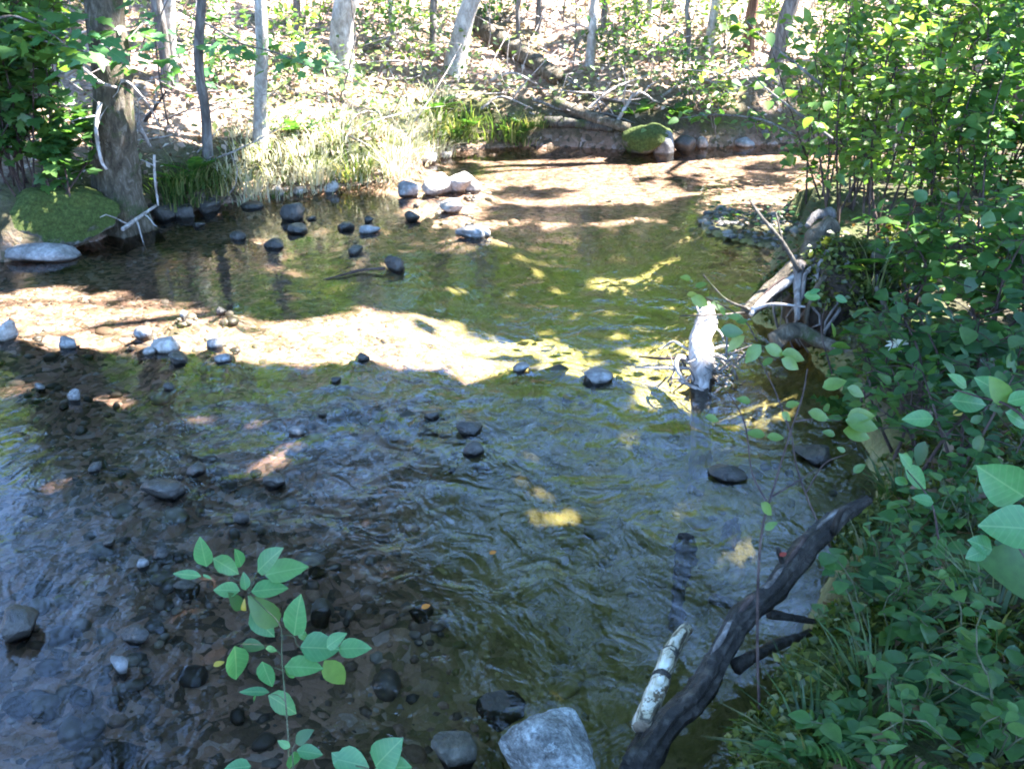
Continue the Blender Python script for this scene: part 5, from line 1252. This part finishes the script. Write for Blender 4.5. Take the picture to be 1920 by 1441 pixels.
# thin brush standing on the slope
tw = []
while len(tw) < 420:
    x, y = rng.uniform(-9, 8), rng.uniform(8.5, 17); z, ins, al, w, b = land(np.array([x]), np.array([y]))
    if ins[0] or w[0] < .5 or b[0] < .3: continue
    a = np.array([x, y, z[0] - .03]); e = a + [rng.normal() * .25, rng.normal() * .2, rng.uniform(.5, 2.0)]
    P = limb_path(a, e, 7, seed=len(tw)); tw.append(tube(P, np.linspace(.009, .003, 7), 4))
    for j in range(2):
        i = rng.integers(2, 6); tw.append(tube(limb_path(P[i], P[i] + rng.normal(size=3) * [.3, .25, .2] + [0, 0, .15], 5, seed=j), np.linspace(.004, .0015, 5), 3))
V, Fc = join(tw)
tag(put('brushwood', mesh('brushwood', V, Fc, M['bark_grey'])), kind='stuff')
# moss and fine green cover of the near bank
n = 60000
p = np.stack([rng.uniform(.2, 4.5, n), rng.uniform(1.2, 6.5, n)], -1); z, ins, al, w, b = land(p[:, 0], p[:, 1])
kk = (~ins) & (w < .5) & (b > .0) & (fbm(p[:, 0] * 1.6, p[:, 1] * 1.6, 131) > .44)
q = np.column_stack([p, z + .01])[kk][:26000]
V, Fq = quads(q, .035, up=.2)
tag(put('moss', mesh('moss', V, Fq, M['moss_tuft'], False)), kind='stuff')
n = 16000
p = np.stack([rng.uniform(.3, 6, n), rng.uniform(1.25, 8, n)], -1); z, ins, al, w, b = land(p[:, 0], p[:, 1])
kk = (~ins) & (w < .5) & (b > .08) & (fbm(p[:, 0] * 1.2, p[:, 1] * 1.2, 151) > .40)
q = np.column_stack([p, z])[kk][:5200]
me_c = leaf_me('ovate', 'leaf_dark')
V, Fc = merged_leaves([(a + [0, 0, rng.uniform(.02, .16)], [rng.normal(), rng.normal(), .1], [rng.normal() * .4, rng.normal() * .4, 1], rng.uniform(.025, .055)) for a in q], me_c)
tag(put('ground_cover', mesh('ground_cover', V, Fc, M['leaf_dark'])), kind='stuff')

# herbs, ferns and grass of the near bank
NB = [  # px, py, kind, size, label
    (1640, 1130, 'fern', .16, 'small fern at the shore by the branch stub of the dark log'), (1680, 1090, 'herb', .15, 'leafy herb above the small shore fern'), (1650, 1230, 'herb', .20, 'bushy herb with drooping leaves on the moss cushion'),
    (1575, 1280, 'herb', .08, 'toothed herb hanging over the blue water edge'), (1572, 1195, 'herb', .08, 'bright herb at the water edge below the branch stub'), (1720, 1180, 'herb', .20, 'bushy herb beside the row of dark herbs'),
    (1800, 1130, 'herb', .17, 'herb under the widest round leaf'), (1860, 1180, 'grass', .30, 'grass tuft arching at the right edge below the widest leaf'), (1760, 1270, 'herb', .17, 'broad herb in the dark middle of the near bank'),
    (1640, 1330, 'grass', .24, 'grass tuft with one dry straw at the near shore'), (1840, 1290, 'herb', .24, 'broad bushy herb toward the right edge'), (1900, 1340, 'herb', .17, 'coarse herb at the right edge, lower part'),
    (1780, 1370, 'fern', .24, 'fern with long shining fronds near the lower edge'), (1690, 1420, 'herb', .16, 'herb at the lower edge between two ferns'), (1590, 1390, 'herb', .09, 'pale herb on the moss by the lowest water'),
    (1860, 1430, 'herb', .26, 'big bushy herb in the lower right corner'), (1530, 1420, 'grass', .2, 'short grass on the mossy lower shore'), (1620, 1440, 'fern', .18, 'little fern at the lower edge on the moss'),
    (1740, 1020, 'herb', .15, 'herb right of the upper end of the dark log'), (1820, 1000, 'herb', .2, 'bushy herb in deep shade above the leafy herb'), (1720, 985, 'herb', .11, 'herb touching the tip of the dark log'),
    (1900, 1080, 'herb', .18, 'dark herb at the right edge behind the widest leaf'), (1690, 930, 'grass', .18, 'grass tuft on the shore above the dark log tip'), (1770, 930, 'herb', .17, 'broad herb behind the two pointed leaves'),
    (1650, 1060, 'grass', .15, 'grass tuft by the second sapling foot'), (1720, 1330, 'herb', .15, 'narrow-leaved herb between fern and grass'), (1900, 960, 'herb', .17, 'broad herb at the right edge above the widest leaf'),
    (1500, 1440, 'herb', .07, 'small sprouting herb at the lowest shore tip'), (1820, 1420, 'herb', .17, 'dense herb between the two lower ferns'), (1660, 1150, 'herb', .17, 'thin herb beside the small shore fern'),
    (1750, 690, 'fern', .3, 'fern below the white flower head'), (1830, 700, 'fern', .32, 'fern under the low half-shade shrub'), (1580, 740, 'herb', .16, 'herb at the shore below the stump roots'), (1610, 800, 'fern', .22, 'fern drooping into the water above the long dark rock')]
for k, (px, py, kd, s, lab) in enumerate(NB):
    b = T(px, py)
    if Hz(b[0], b[1]) < 0.02: b = b + np.array([.12, 0, .12])
    if kd == 'fern': fern(b, lab, 10, s, 'leaf_mid' if k % 2 else 'leaf_dark', 50 + k, 'ferns of the near bank')
    elif kd == 'grass': grass_tuft(px, py, s, 70, 'grass_dark', lab, 'grass tufts of the near bank', .1, 500 + k, base=b)
    else:
        o = empty('herb', b, lab, 'herb', 'herbs of the near bank'); r = np.random.default_rng(9000 + k)
        for s_ in range(7):
            tp_ = b + np.array([r.normal() * s * .5, r.normal() * s * .5, s * r.uniform(.6, 1.1)]); P = limb_path(b, tp_, 6, seed=k * 7 + s_)
            part('stem', *tube(P, np.linspace(.003, .0015, 6), 4), M['stem_green'], o)
            for i in (2, 3, 4, 5, 5):
                leaf(o, leaf_me('narrow' if k % 4 == 1 else 'ovate' if k % 2 else 'broad', 'leaf_mid'), P[i], [r.normal(), r.normal(), .1], [r.normal() * .3, r.normal() * .3, 1], r.uniform(.032, .068), off=b)
for k, (px, py, yy, kd, lab) in enumerate([(1605, 500, 5.0, 'fern', 'fern hanging over the dark root mound'), (1640, 540, 4.9, 'grass', 'grass tuft at the right shoulder of the root mound')]):
    b = D(px, py, yy)
    if kd == 'fern': fern(b, lab, 11, .26, 'leaf_mid', 90 + k, 'plants on the root mound')
    else: grass_tuft(px, py, .3, 90, 'grass', lab, 'plants on the root mound', .1, 700 + k, base=b)
# moss cushions at the water edge
for k, (px, py, w, lab) in enumerate([(1580, 1290, .16, 'moss cushion overhanging the blue water'), (1500, 1405, .15, 'moss cushion at the lowest shore'), (1640, 1000, .14, 'mossy hummock behind the tip of the dark log'), (1620, 1190, .12, 'olive moss hummock beside the toothed herb')]):
    b = T(px, py); V, Fc = rock_shape(4, 70 + k, 2, .2, .1)
    V = V * np.array([w, w * .9, w * .5]) + b
    o = solo('moss_cushion', V, Fc, M['rock_mossy_green'], b, lab, 'moss', 'moss cushions of the near bank')
    q = np.repeat(V, 3, 0) + np.random.default_rng(k).normal(size=(len(V) * 3, 3)) * .012
    Vq, Fq = quads(q, .032, up=.1); part('moss_fuzz', Vq, Fq, M['moss_tuft'], o, smooth=False, kind='stuff')
# fallen leaves and small finds
for bx, by, z, mt, s, nm, lab in [(400, 1248, .006, 'leaf_yellow', .035, 'fallen_leaf', 'yellow fallen leaf drifting left of the leafy twig'), (918, 1038, .006, 'leaf_orange', .03, 'fallen_leaf', 'orange fallen leaf in the near current'),
                                  (1788, 778, .5, 'leaf_yellow', .05, 'fallen_leaf', 'yellow leaf caught among dark leaves of the near bank'), (1462, 1042, .32, 'leaf_red', .03, 'fallen_leaf', 'dark red leaf on the upper side of the dark log'),
                                  (790, 1140, .006, 'leaf_orange', .035, 'fallen_leaf', 'rust-coloured leaf awash in the deep near water')]:
    g = G(bx, by, z); V, Fc = ovate(.6); V = np.array(V) * s; V = V @ np.array(frame([.8, .5, .1], [.1, -.4, 1])).T
    solo(nm, V + g, Fc, M[mt], g, lab, 'leaf', 'fallen leaves')
b = D(1682, 645, 3.9)
o = empty('flower_head', b, 'white flower head among the low leaves right of the stump', 'flower')
part('stem', *tube(smooth_path([b, b + [.02, 0, -.12], b + [.02, 0.02, -.3]], 6), .003, 5), M['stem_green'], o)
for k in range(9):
    a = k * .7; leaf(o, leaf_me('narrow', 'white_petal'), b, [math.cos(a), -.2, .6 * math.sin(a) + .2], [0, -.5, 1], .055, 'petal', off=b)
print('objects', len(bpy.data.objects), 'tris', sum(len(o.data.loops) - 2 * len(o.data.polygons) for o in bpy.data.objects if o.type == 'MESH'))
